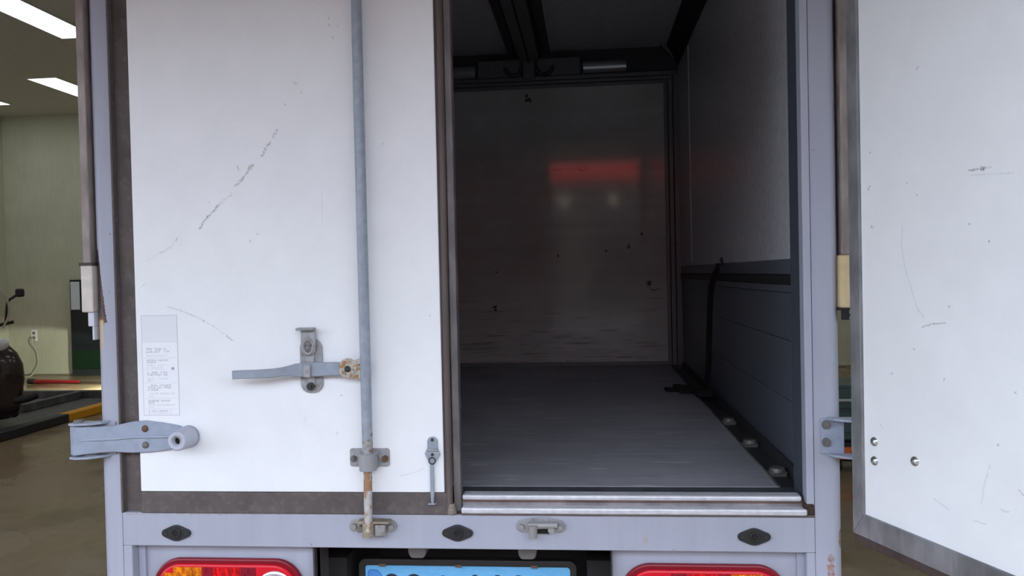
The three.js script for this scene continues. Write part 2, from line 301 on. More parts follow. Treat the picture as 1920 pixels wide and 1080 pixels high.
{
  const s = thing('scooter', 'dark maroon scooter with a clear windscreen standing in the floor tray', 'scooter', [-5.39, 0.0125, -4.98], 0.58);
  const body = mat(lin(40, 25, 28), 0.25, 0.1, { clearcoat: 0.6 }), blk = mat(lin(22, 21, 22), 0.5);
  const shield = new THREE.SphereGeometry(0.34, 32, 20, 0, Math.PI, 0.25, 1.5); shield.scale(0.98, 0.95, 0.28); shield.translate(0, 1.12, 0.02);
  mesh('windscreen', shield, mat(lin(235, 238, 236), 0.08, 0, { transmission: 1, thickness: 0, ior: 1.45, side: THREE.DoubleSide }), s, 'clear curved windscreen');
  mesh('windscreen_rim', tube(Array.from({ length: 15 }, (_, i) => { const a = -0.6 + i / 14 * (Math.PI + 1.2); return [Math.cos(a) * 0.333, 1.13 + Math.sin(a) * 0.32, 0.03 + 0.05 * Math.sin(a)]; }), 0.009, 60), mat(lin(190, 188, 176), 0.4), s);
  const prof = [[0.02, 0.1], [0.33, 0.1], [0.39, 0.14], [0.42, 0.3], [0.44, 0.46], [0.43, 0.6], [0.385, 0.71], [0.29, 0.82], [0.15, 0.88], [0.02, 0.9]].map(([x, y]) => new THREE.Vector2(x, y));
  const fair = new THREE.LatheGeometry(prof, 40); fair.scale(1, 1, 0.42);
  mesh('fairing', fair, body, s, 'dark maroon front fairing');
  const fend = new THREE.SphereGeometry(0.2, 28, 16, 0, Math.PI * 2, 0, Math.PI * 0.55); fend.scale(0.62, 1, 1.35); fend.translate(0, 0.32, 0.12);
  mesh('front_fender', fend, body, s);
  const tyre = new THREE.TorusGeometry(0.2, 0.055, 14, 40); tyre.rotateY(Math.PI / 2); tyre.translate(0, 0.255, 0.14); mesh('front_tyre', tyre, blk, s);
  const tyre2 = tyre.clone(); tyre2.translate(0, 0, -1.25); mesh('rear_tyre', tyre2, blk, s);
  mesh('front_rim', cyl(V(-0.04, 0.255, 0.14), V(0.04, 0.255, 0.14), 0.16, 0.16, 32), mat(lin(90, 90, 92), 0.35, 0.7), s);
  mesh('rear_rim', cyl(V(-0.04, 0.255, -1.11), V(0.04, 0.255, -1.11), 0.16, 0.16, 32), mat(lin(90, 90, 92), 0.35, 0.7), s);
  mesh('side_panel', box(0.3, 0.385, 0.1, 0.6, -0.2, 0.06, 0.04), blk, s);
  mesh('floorboard', box(-0.25, 0.25, 0.26, 0.34, -0.75, -0.1, 0.03), blk, s);
  mesh('rear_body', box(-0.14, 0.14, 0.36, 0.72, -1.3, -0.6, 0.1), body, s);
  mesh('seat', box(-0.13, 0.13, 0.72, 0.82, -1.3, -0.55, 0.05), blk, s);
  mesh('engine_guard', tube([[0.2, 0.27, 0.05], [0.42, 0.27, 0.05], [0.535, 0.3, 0.02]], 0.04, 20, 14), blk, s, 'black cylindrical guard');
  const hl = new THREE.SphereGeometry(0.09, 24, 16); hl.scale(1, 0.7, 0.5); hl.translate(0.24, 0.8, 0.09); mesh('headlamp', hl, mat(lin(220, 226, 230), 0.1, 0.2), s, 'pale headlamp');
  mesh('handlebar', tube([[-0.36, 1.0, -0.05], [-0.1, 0.95, 0], [0.1, 0.95, 0], [0.36, 1.0, -0.05]], 0.016, 30), blk, s);
  mesh('mirror_stem', tube([[0.3, 1.0, 0], [0.33, 1.2, 0.02], [0.37, 1.235, 0.03], [0.42, 1.27, 0.04]], 0.012, 30), blk, s);
  mesh('mirror', box(0.385, 0.46, 1.235, 1.315, 0.0, 0.05, 0.02), blk, s, 'black mirror head');
  mesh('mirror_stem', tube([[-0.3, 1.0, 0], [-0.4, 1.235, 0.03]], 0.012, 12), blk, s);
  mesh('mirror', box(-0.48, -0.39, 1.22, 1.31, 0.0, 0.05, 0.02), blk, s, 'black mirror head');
}
// ---- unseen lamp added for a vehicle headlight: its cone ends low on the wall
{
  const w = thing('unseen_lamp', 'unseen lamp added for a vehicle headlight, aimed at the foot of the end wall', 'lamp', [-5.6, 0, -7.7]);
  w.lookAt(-7.7, 0, GB);
  mesh('stand', [box(-0.15, 0.15, 0, 0.02, -0.12, 0.12, 0.005), box(-0.16, -0.13, 0, 0.5, -0.015, 0.015), box(0.13, 0.16, 0, 0.5, -0.015, 0.015)], M.black, w);
  mesh('housing', box(-0.125, 0.125, 0.4, 0.56, -0.06, 0.02, 0.015), mat(lin(200, 160, 30), 0.5), w);
  mesh('lens', box(-0.11, 0.11, 0.415, 0.545, 0.02, 0.026), mat(lin(240, 245, 235), 0.3, 0, { emissive: new THREE.Color(0.95, 1, 0.85), emissiveIntensity: 1 }), w);
  const L = new THREE.SpotLight(new THREE.Color(0.95, 1.0, 0.82), 1.7, 8, 0.70, 0.06, 2); L.position.set(0, 0.48, 0.04); L.target.position.set(0, 0.48 - Math.tan(0.70 - 0.105), 1.04); L.castShadow = true; w.add(L); w.add(L.target); L.name = 'lamp_light'; L.target.name = 'lamp_target';
}

// ---- seen through the gap beside the open door
{
  const t = thing('tool_chest', 'dark green tool chest with black trolley base beside the truck', 'tool chest', [2.45, 0, -3.95]);
  mesh('chest', box(-0.55, 0.4, 0.2, 0.58, 0, 0.35, 0.02), mat(lin(34, 62, 58), 0.35), t);
  mesh('drawer', box(-0.53, 0.38, 0.42, 0.55, 0.35, 0.362, 0.005), mat(lin(40, 72, 68), 0.35), t);
  mesh('drawer', box(-0.53, 0.38, 0.26, 0.4, 0.35, 0.362, 0.005), mat(lin(40, 72, 68), 0.35), t);
  mesh('handle', box(-0.5, 0.3, 0.47, 0.49, 0.362, 0.38, 0.004), mat(lin(150, 160, 160), 0.3, 0.7), t);
  mesh('trolley', box(-0.57, 0.42, 0.07, 0.2, -0.02, 0.37, 0.02), M.black, t);
  mesh('bumper_strip', box(-0.575, 0.425, 0.09, 0.17, 0.37, 0.38), mat(lin(206, 104, 40), 0.5), t, 'orange strip');
  for (const x of [-0.48, 0.33]) for (const z of [0.06, 0.29]) mesh('caster', cyl(V(x - 0.015, 0.036, z), V(x + 0.015, 0.036, z), 0.036), M.black, t);
}
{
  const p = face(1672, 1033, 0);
  const o = mesh('glint_wedge', extY([[-0.03, 0.0], [0.045, 0.0], [-0.03, 0.055]], 0, 0.012), mat(lin(250, 250, 250), 0.4)); o.position.set(1.736, 0, -2.1); o.rotation.y = 0.5;  // white wedge added to stand in for a reflection on the wet floor
  tag(o, 'small white wedge added for a bright glint on the floor under the open door', 'wedge');
}

// ================================================================ THE TRUCK
const truck = thing('box_truck', 'white box truck seen from behind, one rear door open onto its empty cargo bay', 'truck');
const TOP = 2.62, YB = 0.5;                                // top of the box, foot of the rear frame
// ---- rear frame, painted lilac grey with rust where the photograph has it
const fp = new Paint(2048, 2048, -0.9, 0.9, 0.45, 2.65, (x, y) => {
  const u = (x + 0.9) / 1.8, v = (y - 0.45) / 2.2, a = fbm(u, v, 9, 11, 5, 201), b = fbm(u, v, 120, 10, 2, 205);
  const k = 10 * (a - 0.5) + 6 * (b - 0.5); return [162 + k, 164 + k, 177 + k * 0.9];
});
const PX = (x, y) => { const p = face(x, y); return [p.x, p.y]; };
for (let x = 240; x < 845; x += 4) if (rnd() < 0.75) { const p = PX(x, 964); fp.rust(p[0], p[1], 0.006, 0.0022, 5, 0.6, [[126, 104, 78], [150, 128, 92], [110, 84, 66]]); }
for (let x = 846; x < 1510; x += 4) if (rnd() < (x < 1080 ? 0.95 : 0.35)) { const p = PX(x, 963); fp.rust(p[0], p[1] + rr(-0.003, 0.004), 0.007, 0.003, 6, 0.6, [[126, 90, 60], [150, 118, 84], [104, 76, 62]]); }
{ const p = PX(1210, 1013); fp.rust(p[0], p[1], 0.006, 0.009, 26, 0.5, [[176, 160, 138], [160, 140, 116]]); }
{ const p = PX(1580, 1012); fp.rust(p[0], p[1], 0.006, 0.022, 90, 0.8, [[126, 72, 58], [100, 58, 50], [150, 104, 88]]); }
{ const p = PX(1558, 1064); fp.rust(p[0], p[1], 0.007, 0.03, 90, 0.7, [[140, 88, 70], [118, 76, 64], [160, 128, 110]]); }
for (let y = 470; y < 606; y += 2) { const w = 8 + (y - 470) * 0.135; for (let k = 0; k < 12; k++) { const p = PX(172 + w * (k + rnd()) / 12 + (y - 470) * 0.012, y); fp.dab(p[0], p[1], 0.0022, [[64, 46, 42], [78, 56, 48], [54, 40, 38]][k % 3], 0.9); } }
for (let k = 0; k < 60; k++) { const p = PX(rr(178, 193), rr(598, 612)); fp.dab(p[0], p[1], 0.004, [130, 84, 54], 0.7); }
for (let k = 0; k < 140; k++) { const y = 604 + 70 * rnd() * rnd(), p = PX(rr(178, 192), y); fp.dab(p[0], p[1], 0.003, [190, 168, 136], 0.5, 0.008); }
for (let k = 0; k < 26; k++) { const y = rr(700, 1070), p = PX(182 + (y - 700) * 0.025 + rr(0, 3), y); fp.rust(p[0], p[1], 0.002, 0.006, 6, 0.6); }
for (const [x, y] of [[222, 742], [225, 800], [206, 440], [205, 548], [1524, 282], [584, 1022], [1262, 1032]]) { const p = PX(x, y); fp.rust(p[0], p[1], 0.002, 0.003, 6, 0.6); }
const frameMat = mat(0xffffff, 0.42, 0, { map: fp.texture(), specularIntensity: 0.7 });
const fuv = (g) => planarUV(g, -0.9, 0.9, 0.45, 2.65);
const frame = part('rear_frame', truck, 'lilac grey painted steel rear frame with rust spots');
function post(xo, xi, s) {                                  // rounded towards the outside
  const r = 0.028, pts = [[xi, -0.1], [xi, 0]];
  for (let k = 0; k <= 8; k++) { const a = Math.PI / 2 * k / 8; pts.push([xo - s * r + s * r * Math.sin(a), -r + r * Math.cos(a)]); }
  pts.push([xo, -0.1]);
  return fuv(extY(s > 0 ? pts.slice().reverse() : pts, YB, TOP));
}
mesh('post', post(-0.87, -0.8145, -1), frameMat, frame);
mesh('post', post(0.87, 0.808, 1), frameMat, frame);
mesh('post_lip', fuv(box(0.7895, 0.8065, 0.826, TOP, -0.03, 0.003, 0.002)), frameMat, frame);
mesh('bottom_rail', fuv(box(-0.8145, 0.808, 0.7265, 0.8075, -0.1, 0, 0.003)), frameMat, frame);
mesh('top_rail', fuv(box(-0.8145, 0.808, 2.52, TOP, -0.1, 0, 0.003)), frameMat, frame);
mesh('jamb', box(0.7895, 0.83, 0.84, TOP, -0.105, -0.03), M.jamb, frame, 'dark blue grey inner jamb');
mesh('jamb', box(-0.83, -0.79, 0.84, TOP, -0.105, -0.04), M.jamb, frame, 'dark blue grey inner jamb');
mesh('post_foot', fuv(box(-0.8145, -0.7915, YB, 0.7265, -0.1, 0, 0.003)), frameMat, frame);
mesh('post_foot', fuv(box(0.7885, 0.808, YB, 0.7265, -0.1, 0, 0.003)), frameMat, frame);

// ---- threshold
const sill = part('threshold', truck, 'worn aluminium door threshold with a dirty groove');
mesh('upper_strip', box(0.0145, 0.783, 0.8385, 0.851, -0.045, -0.008, 0.005), M.alu, sill);
mesh('groove', box(0.0145, 0.8, 0.8255, 0.8385, -0.045, -0.014), mat(lin(166, 160, 164), 0.7, 0, { map: tDirt }), sill, 'dull grey groove');
mesh('dirt_line', [box(0.0145, 0.8, 0.8345, 0.839, -0.045, -0.0105)], mat(lin(126, 98, 84), 0.85, 0, { map: tDirt }), sill, 'brown dirt in the groove');
mesh('lower_strip', box(0.0145, 0.79, 0.8115, 0.8265, -0.03, 0.010, 0.005), M.alu, sill);
mesh('corner_piece', box(0.784, 0.806, 0.812, 0.838, -0.03, 0.005, 0.004), mat(lin(84, 66, 58), 0.85, 0, { map: tRusty }), sill, 'rusty brown corner');
mesh('base_strip', box(0.0145, 0.806, 0.8075, 0.8125, -0.03, 0.004), M.trimBrown, sill);
mesh('floor_edge', box(-0.79, 0.79, 0.80, 0.8395, -0.125, -0.03), M.floorPlate, sill, 'dark grey plate behind the threshold');

// ---- cargo floor
const bed = part('cargo_floor', truck);
mesh('floor_board', box(-0.755, 0.757, 0.80, 0.841, -2.62, -0.125), M.board, bed, 'dark grey scuffed floor board');
mesh('board_edge', box(0.757, 0.7625, 0.80, 0.843, -2.62, -0.125), mat(lin(140, 132, 124), 0.7, 0, { map: tDirt }), bed);
for (const s of [1, -1]) {
  mesh('side_channel', box(s * 0.763, s * 0.834, 0.79, 0.822, -2.62, -0.105), M.darkSteel, bed, 'dark steel channel along the side wall');
  mesh('channel_lip', box(s * 0.826, s * 0.836, 0.822, 0.856, -2.62, -0.105), M.darkSteel, bed);
}
for (const z of [-0.30, -0.645, -1.0]) {
  const sh = circleHole(stadium(0, 0, 0.052, 0.03, 0.012), 0, 0, 0.006), g = ext(sh, 0, 0.012, 0.002); g.rotateX(-Math.PI / 2); g.translate(0.797, 0.822, z);
  mesh('tie_ring', [g, cyl(V(0.797, 0.834, z), V(0.797, 0.844, z), 0.022, 0.018)], mat(lin(104, 102, 98), 0.5, 0.3), bed, 'grey metal tie-down cup');
}

// ---- front wall of the cargo bay
const fw = part('front_wall', truck, 'off-white scuffed wall at the end of the cargo bay');
const ip = new Paint(1024, 1024, -0.72, 0.757, 0.85, 2.395, (x, y) => {
  const u = (x + 0.72) / 1.477, v = (y - 0.85) / 1.545, a = fbm(u, v, 3, 50, 4, 301), b = fbm(u, v, 30, 30, 3, 305), c = fbm(u, v, 4, 4, 4, 309);
  const k = 1 + 0.09 * (a - 0.5) + 0.05 * (b - 0.5) + 0.12 * (c - 0.5); return [188 * k, 182 * k, 179 * k];
});
for (let k = 0; k < 260; k++) { const y = 0.86 + 0.45 * rnd() * rnd(), x = rr(-0.7, 0.74); ip.dab(x, y, rr(0.02, 0.09), [104, 96, 92], 0.28 * rnd(), rr(0.002, 0.006)); }
for (const [x, y, r] of [[990, 184, 0.02], [927, 578, 0.014], [1046, 480, 0.008], [1136, 472, 0.008], [1178, 461, 0.012], [1217, 532, 0.014], [930, 510, 0.006], [1203, 438, 0.008]]) { const p = face(x, y, -2.62); for (let k = 0; k < 8; k++) ip.dab(p.x + rr(-r, r) * 0.6, p.y + rr(-r, r), r * 0.5, [64, 60, 58], 0.6); }
{ const a = face(1212, 528, -2.6), b = face(1238, 543, -2.6); ip.scuff([[a.x, a.y], [a.x + 0.02, b.y], [b.x, b.y]], 0.012, [70, 66, 64], 0.7, 0.2); }
{ const a = face(1036, 318, -2.6), b = face(1105, 316, -2.6); ip.scuff([[a.x, a.y], [b.x, b.y]], 0.014, [96, 90, 86], 0.7, 0.3); }
mesh('panel', planarUV(box(-0.72, 0.757, 0.85, 2.395, -2.66, -2.622), -0.72, 0.757, 0.85, 2.395), mat(0xffffff, 0.075, 0, { map: ip.texture(), bumpMap: tStreakX, bumpScale: 0.00005 }), fw);
for (const s of [1, -1]) {
  const X = (v) => 0.02 + s * v;
  mesh('stile', [box(X(0.735), X(0.755), 0.84, 2.45, -2.66, -2.615, 0.003), box(X(0.757), X(0.782), 0.84, 2.45, -2.66, -2.61, 0.003), box(X(0.784), X(0.816), 0.84, 2.45, -2.66, -2.60, 0.003)], M.innerFrame, fw);
}
mesh('top_rail', [box(-0.72, 0.76, 2.392, 2.412, -2.66, -2.614, 0.003), box(-0.74, 0.79, 2.414, 2.432, -2.66, -2.608, 0.003), box(-0.79, 0.83, 2.434, 2.455, -2.66, -2.60, 0.003)], M.innerFrame, fw);
mesh('base_rail', box(-0.72, 0.757, 0.84, 0.862, -2.66, -2.612, 0.003), M.innerFrame, fw);
mesh('bulkhead', box(-0.87, 0.87, 0.72, 2.62, -2.72, -2.665), M.darkSteel, fw);
mesh('foot_plate', box(-0.84, 0.84, 0.76, 0.84, -2.665, -2.605), M.darkSteel, fw);
mesh('header', box(-0.83, 0.86, 2.455, 2.62, -2.7, -2.645), M.darkSteel, fw, 'dark header over the end panel');
mesh('pillar', box(-0.015, 0.052, 2.44, 2.6, -2.645, -2.58, 0.006), M.actuator, fw);
for (const s of [1, -1]) {
  const X = (v) => 0.018 + s * v;
  mesh('actuator_box', box(X(0.042), X(0.285), 2.455, 2.552, -2.645, -2.585, 0.008), M.actuator, fw, 'grey wing actuator box');
  mesh('actuator_cylinder', cyl(V(X(0.3), 2.494, -2.61), V(X(0.535), 2.494, -2.61), 0.036, 0.036, 28), M.steelTube, fw, 'bare metal actuator cylinder');
  const cap = new THREE.TorusGeometry(0.045, 0.012, 10, 24, Math.PI); cap.rotateZ(Math.PI); cap.translate(X(0.085), 2.505, -2.58); mesh('hook', cap, M.darkSteel, fw);
  mesh('cap_knob', cyl(V(X(0.19), 2.55, -2.61), V(X(0.19), 2.585, -2.61), 0.03, 0.02), M.darkSteel, fw);
  const gus = ext(shapeOf([[X(0.72), 2.6], [X(0.745), 2.6], [X(0.815), 2.53], [X(0.815), 2.5]]), -2.64, -2.6, 0.002); mesh('gusset', gus, M.actuator, fw);
}

// ---- roof and its centre beam
const roof = part('roof', truck);
mesh('roof_panel', box(-0.85, 0.85, 2.6, 2.64, -2.7, 0), M.roofIn, roof);
mesh('centre_beam', [box(-0.035, 0.075, 2.535, 2.6, -2.6, -0.1, 0.006)], M.actuator, roof, 'grey centre beam under the roof');
mesh('beam_flange', [box(-0.095, -0.05, 2.575, 2.6, -2.6, -0.1, 0.004), box(0.09, 0.135, 2.575, 2.6, -2.6, -0.1, 0.004)], M.darkSteel, roof);
mesh('beam_seal', [box(-0.05, -0.035, 2.56, 2.6, -2.6, -0.1), box(0.075, 0.09, 2.56, 2.6, -2.6, -0.1), box(0.016, 0.024, 2.528, 2.54, -2.6, -0.1)], M.black, roof);

// ---- lifting side wings with their gates below
for (const s of [1, -1]) {
  const side = part('side_wing', truck, s > 0 ? 'side wing above the gate beyond the open door' : 'side wing above the gate beside the closed door');
  const b = (x0, x1, ...r) => box(s * x0, s * x1, ...r);
  mesh('inner_panel', b(0.836, 0.85, 1.385, 2.5, -2.62, -0.105), M.wing, side, 'pale glossy inner panel');
  mesh('outer_skin', b(0.852, 0.871, 1.28, 2.62, -2.7, -0.1), mat(lin(214, 214, 214), 0.35), side);
  mesh('corner_rail', ext(shapeOf([[s * 0.835, 2.48], [s * 0.775, 2.6], [s * 0.835, 2.6]]), -2.62, -0.105), M.black, side, 'black corner seal under the roof');
  mesh('bottom_rail', b(0.83, 0.85, 1.345, 1.385, -2.62, -0.105, 0.003), M.gate, side);
  mesh('seal', b(0.826, 0.85, 1.318, 1.345, -2.62, -0.105, 0.006), M.blackRubber, side, 'black rubber seal');
  mesh('panel_stile', [b(0.832, 0.836, 1.385, 2.47, -2.6, -2.18), b(0.833, 0.837, 1.385, 1.4, -2.2, -0.105)], M.wing, side);
  mesh('edge_strip', box(s * 0.8735, s * 0.8935, s > 0 ? 1.388 : 1.409, 2.62, -0.1, 0.002, 0.003), M.beige, side, 'weathered beige edge strip');
  if (s < 0) {
    mesh('edge_cap', box(-0.898, -0.868, 1.292, 1.408, -0.06, 0.006, 0.004), M.beigeCap, side, 'beige end cap of the wing edge');
    mesh('edge_band', box(-0.9, -0.8665, 1.404, 1.412, -0.06, 0.007), M.trimDark, side);
    mesh('edge_step', box(-0.886, -0.8705, 1.258, 1.292, -0.06, 0.0, 0.002), mat(lin(196, 198, 208), 0.5), side);
    mesh('edge_step', box(-0.876, -0.8705, 1.225, 1.258, -0.06, 0.0, 0.002), mat(lin(196, 198, 208), 0.5), side);
  } else {
    mesh('edge_cap', box(0.8665, 0.893, 1.27, 1.388, -0.06, 0.006, 0.006), M.yellowCap, side, 'yellowed end cap of the wing edge');
    mesh('edge_band', box(0.864, 0.895, 1.266, 1.272, -0.06, 0.004), M.black, side);
    mesh('latch_hook', [cyl(V(0.879, 1.245, 0), V(0.879, 1.268, 0), 0.008), cyl(V(0.872, 1.252, 0), V(0.91, 1.258, -0.01), 0.003)], M.black, side);
  }
  const gate = part('side_gate', truck);
  const ys = [0.856, 1.015, 1.172, 1.297];
  for (let i = 0; i + 1 < ys.length; i++) mesh('plank', box(s * 0.835, s * 0.866, ys[i] + 0.0006, ys[i + 1] - 0.0006, -2.62, -0.105, 0.0015), M.gate, gate);
  mesh('top_bar', b(0.83, 0.866, 1.297, 1.318, -2.62, -0.105, 0.003), M.gate, gate);
  mesh('hinge_bar', b(0.836, 0.866, 0.78, 0.856, -2.62, -0.105), M.darkSteel, gate);
  mesh('backing', b(0.84, 0.868, 0.85, 1.3, -2.62, -0.1), M.darkSteel, gate);
}

// ---- closed door
const DX0 = -0.7625, DX1 = -0.0235, DY0 = 0.8595, DY1 = 2.47;
const dbase = (sd, w = 0) => (x, y) => { const a = fbm((x + 1) / 2, y / 2.6, 40, 50, 4, sd), b = fbm((x + 1) / 2, y / 2.6, 8, 9, 4, sd + 7); const k = 6 * (a - 0.5) + 7 * (b - 0.5); return [231 + w + k, 232 + w + k, 234 + w + k]; };
const dp = new Paint(940, 2048, DX0, DX1, DY0, DY1, dbase(401));
const S = (pts) => pts.map(([x, y]) => PX(x, y)), G1 = [150, 149, 150], G2 = [176, 176, 178];
dp.scuff(S([[375, 430], [386, 412], [400, 398], [412, 383]]), 0.006, G1, 0.8, 0.12, 0.35);
dp.scuff(S([[405, 392], [420, 376], [438, 363]]), 0.006, G2, 0.6, 0.4);
dp.scuff(S([[440, 352], [455, 337], [466, 322], [477, 309]]), 0.0065, G1, 0.7, 0.15, 0.45);
dp.scuff(S([[464, 318], [474, 313]]), 0.008, [160, 150, 144], 0.7, 0.2);
dp.scuff(S([[490, 296], [500, 279], [508, 266]]), 0.006, G1, 0.7, 0.15, 0.4);
dp.scuff(S([[512, 262], [520, 242]]), 0.0055, G1, 0.7, 0.25);
dp.scuff(S([[446, 312], [449, 320]]), 0.004, G2, 0.8, 0.1);
dp.scuff(S([[300, 477], [322, 463], [336, 444]]), 0.004, G2, 0.7, 0.55);
dp.scuff(S([[275, 492], [300, 474]]), 0.004, G2, 0.4, 0.6);
dp.scuff(S([[315, 575], [345, 584], [368, 594]]), 0.0022, G1, 0.8, 0.2);
dp.scuff(S([[368, 594], [384, 603], [404, 613], [422, 627]]), 0.0024, G2, 0.8, 0.45);
dp.scuff(S([[424, 628], [437, 639]]), 0.0034, [140, 140, 142], 0.8, 0.15);
for (const [x, y] of [[384, 603], [402, 612], [617, 35], [635, 50], [625, 72], [618, 48], [555, 157], [566, 175], [535, 198], [805, 592], [484, 440], [394, 380], [470, 452], [718, 270], [632, 812], [600, 716], [640, 742]]) { const p = PX(x, y); dp.rust(p[0], p[1], 0.003, 0.003, 5, 0.6, [[140, 138, 138], [168, 164, 160]]); }
dp.scuff(S([[266, 540], [274, 532]]), 0.003, G2, 0.6, 0.4);
dp.scuff(S([[570, 800], [574, 780]]), 0.0025, G2, 0.5, 0.3);
dp.scuff(S([[750, 892], [775, 886], [795, 878]]), 0.002, G2, 0.7, 0.2);
dp.scuff(S([[604, 352], [605, 425]]), 0.003, [206, 207, 210], 0.5, 0.3);
const door = part('cargo_door', truck, 'closed white rear door with a lock rod and handle');
mesh('panel', planarUV(box(DX0, DX1, DY0, DY1, -0.035, 0.004, 0.0025), DX0, DX1, DY0, DY1), mat(0xffffff, 0.34, 0, { map: dp.texture(), specularIntensity: 0.55 }), door);
mesh('gasket', [box(-0.8135, DX0 - 0.0005, 0.8075, 2.52, -0.035, -0.012), box(-0.8135, -0.808, 0.8075, 2.52, -0.012, 0.005, 0.002)], M.gasket, door, 'grey brown rubber channel gasket at the hinge side');
mesh('gasket', [box(DX0 - 0.0005, -0.0155, 0.8075, DY0 - 0.0005, -0.035, 0.005, 0.003), box(DX0 - 0.0005, -0.0155, 0.8075, DY0 - 0.0005, -0.035, 0.005, 0.003)].slice(0, 1), M.gasket, door, 'grey brown dusty rubber gasket along the foot of the door');
mesh('gasket', box(DX0 - 0.0005, -0.0155, DY1 + 0.0005, 2.52, -0.035, 0.005, 0.003), M.gasket, door);
mesh('edge_trim', [box(-0.0235, -0.0165, DY0, 2.52, -0.035, 0.002, 0.001)], M.trimDark, door);
mesh('edge_trim', cyl(V(-0.0125, 0.826, 0.0015), V(-0.0085, 2.52, 0.0015), 0.0075, 0.0075, 16), M.trimBrown, door);
mesh('edge_trim', box(-0.004, 0.0138, 0.8125, 2.52, -0.035, -0.004, 0.003), M.trimGrey, door, 'grey metal edge of the closed door');
mesh('trim_plug', [cyl(V(-0.0075, 0.8115, 0.003), V(-0.0085, 0.834, 0.002), 0.0115, 0.0075, 16)], mat(lin(168, 156, 144), 0.8, 0, { map: tDirt }), door, 'dirty pale rubber plug at the foot of the trim');
// information sticker
{
  const c = document.createElement('canvas'); c.width = 512; c.height = 1380; const g = c.getContext('2d');
  g.fillStyle = '#e6e7ea'; g.fillRect(0, 0, 512, 1380); g.fillStyle = '#dcdde2'; g.fillRect(0, 0, 512, 380);
  g.strokeStyle = '#b9bbc0'; g.lineWidth = 7; g.strokeRect(4, 4, 504, 1372);
  const word = (x, y, w, h, col) => { g.fillStyle = col; for (let q = x; q < x + w; q += h * rr(0.75, 1.0)) { const s = h * 0.72; if (rnd() < 0.12) continue; g.fillRect(q, y, s, h * 0.16); g.fillRect(q + s * rr(0, 0.6), y, h * 0.17, h * 0.85); if (rnd() < 0.7) g.fillRect(q, y + h * 0.5, s, h * 0.15); if (rnd() < 0.5) g.fillRect(q, y + h * 0.82, s * 0.9, h * 0.15); } };
  const H = '#9a9ba0', Lc = '#c2c4c8';
  word(60, 455, 280, 26, H); word(60, 492, 350, 26, H); word(60, 548, 290, 20, Lc);
  word(64, 610, 290, 26, H); word(64, 640, 130, 26, H); word(64, 680, 350, 22, Lc); word(64, 715, 260, 22, Lc);
  word(66, 775, 300, 26, H); word(66, 806, 300, 26, H); word(66, 862, 300, 22, Lc); word(66, 892, 110, 22, Lc);
  word(70, 955, 330, 26, H); word(70, 985, 320, 26, H); word(70, 1015, 150, 26, H); word(70, 1068, 380, 22, Lc); word(70, 1105, 70, 22, Lc);
  word(70, 1165, 300, 26, H); word(70, 1192, 80, 26, H); word(70, 1225, 370, 22, Lc); word(70, 1256, 60, 22, Lc);
  word(70, 1310, 300, 22, H); word(70, 1340, 340, 18, Lc);
  g.fillStyle = '#c9cace'; for (const y of [585, 745, 930, 1140, 1290]) g.fillRect(20, y, 470, 4);
  g.fillStyle = '#e4e6ea'; g.fillRect(360, 660, 140, 260); g.fillStyle = '#86878c'; for (let k = 0; k < 14; k++) g.fillRect(415 + rr(-6, 26), 715 + rr(0, 34), rr(6, 18), rr(6, 16));
  for (let k = 0; k < 60; k++) { g.fillStyle = rnd() < 0.5 ? '#9fa0a4' : '#e6e7ea'; g.fillRect(rr(60, 400), rr(440, 500), rr(4, 26), rr(2, 6)); }
  const t = new THREE.CanvasTexture(c); t.colorSpace = THREE.SRGBColorSpace;
  mesh('sticker', planarUV(box(-0.7485, -0.6585, 1.0425, 1.2825, 0.0035, 0.0047), -0.7485, -0.6585, 1.0425, 1.2825), mat(0xffffff, 0.4, 0, { map: t }), door, 'faded notice sticker with lines of small print');
}
// hinge strap and rubber bumper
function hingeStrap(parent) {
  const secs = [[-0.917, 0.954, 1.022, 0.004, 0.034], [-0.905, 0.953, 1.023, 0.002, 0.041], [-0.885, 0.955, 1.021, 0.028, 0.036], [-0.85, 0.957, 1.020, 0.017, 0.025], [-0.815, 0.958, 1.021, 0.012, 0.02], [-0.80, 0.956, 1.024, 0.009, 0.017], [-0.775, 0.954, 1.029, 0.0045, 0.0125], [-0.74, 0.955, 1.031, 0.0045, 0.0125], [-0.70, 0.959, 1.026, 0.0045, 0.0125], [-0.66, 0.966, 1.019, 0.0045, 0.0125], [-0.638, 0.972, 1.010, 0.0045, 0.0125]];
  const rib = tube([[-0.89, 0.989, 0.034], [-0.85, 0.989, 0.024], [-0.81, 0.99, 0.0185], [-0.78, 0.992, 0.0125], [-0.70, 0.993, 0.0115], [-0.655, 0.994, 0.0105]], 0.0042, 40, 10);
  mesh('hinge_strap', [loftBar(secs), rib], M.hinge, parent, 'blue grey painted hinge strap');
}
hingeStrap(door);
for (const [y, m] of [[1.0125, M.rustBolt], [0.9735, M.greyBolt]]) { const d = new THREE.SphereGeometry(0.0085, 16, 10, 0, Math.PI * 2, 0, Math.PI / 2); d.rotateX(Math.PI / 2); d.scale(1, 1, 0.85); d.translate(-0.742, y, 0.012); mesh('hinge_bolt', d, m, door, m === M.rustBolt ? 'rusty bolt head' : 'grey bolt head'); }
{
  const pr = [[0.0085, 0.03], [0.0085, 0.058], [0.0195, 0.058], [0.0225, 0.055], [0.0245, 0.03], [0.026, 0.012], [0.0265, 0.0], [0.0, 0.0]].map(([x, y]) => new THREE.Vector2(x, y));
  const g = new THREE.LatheGeometry(pr, 36); g.rotateX(Math.PI / 2); g.translate(-0.6365, 0.9925, 0.006);
  const bm = mesh('bumper', g, M.bumper, door, 'pale grey rubber door bumper');
  mesh('bumper_hole', cyl(V(-0.6365, 0.9925, 0.03), V(-0.6365, 0.9925, 0.054), 0.0086), M.hole, door);
}
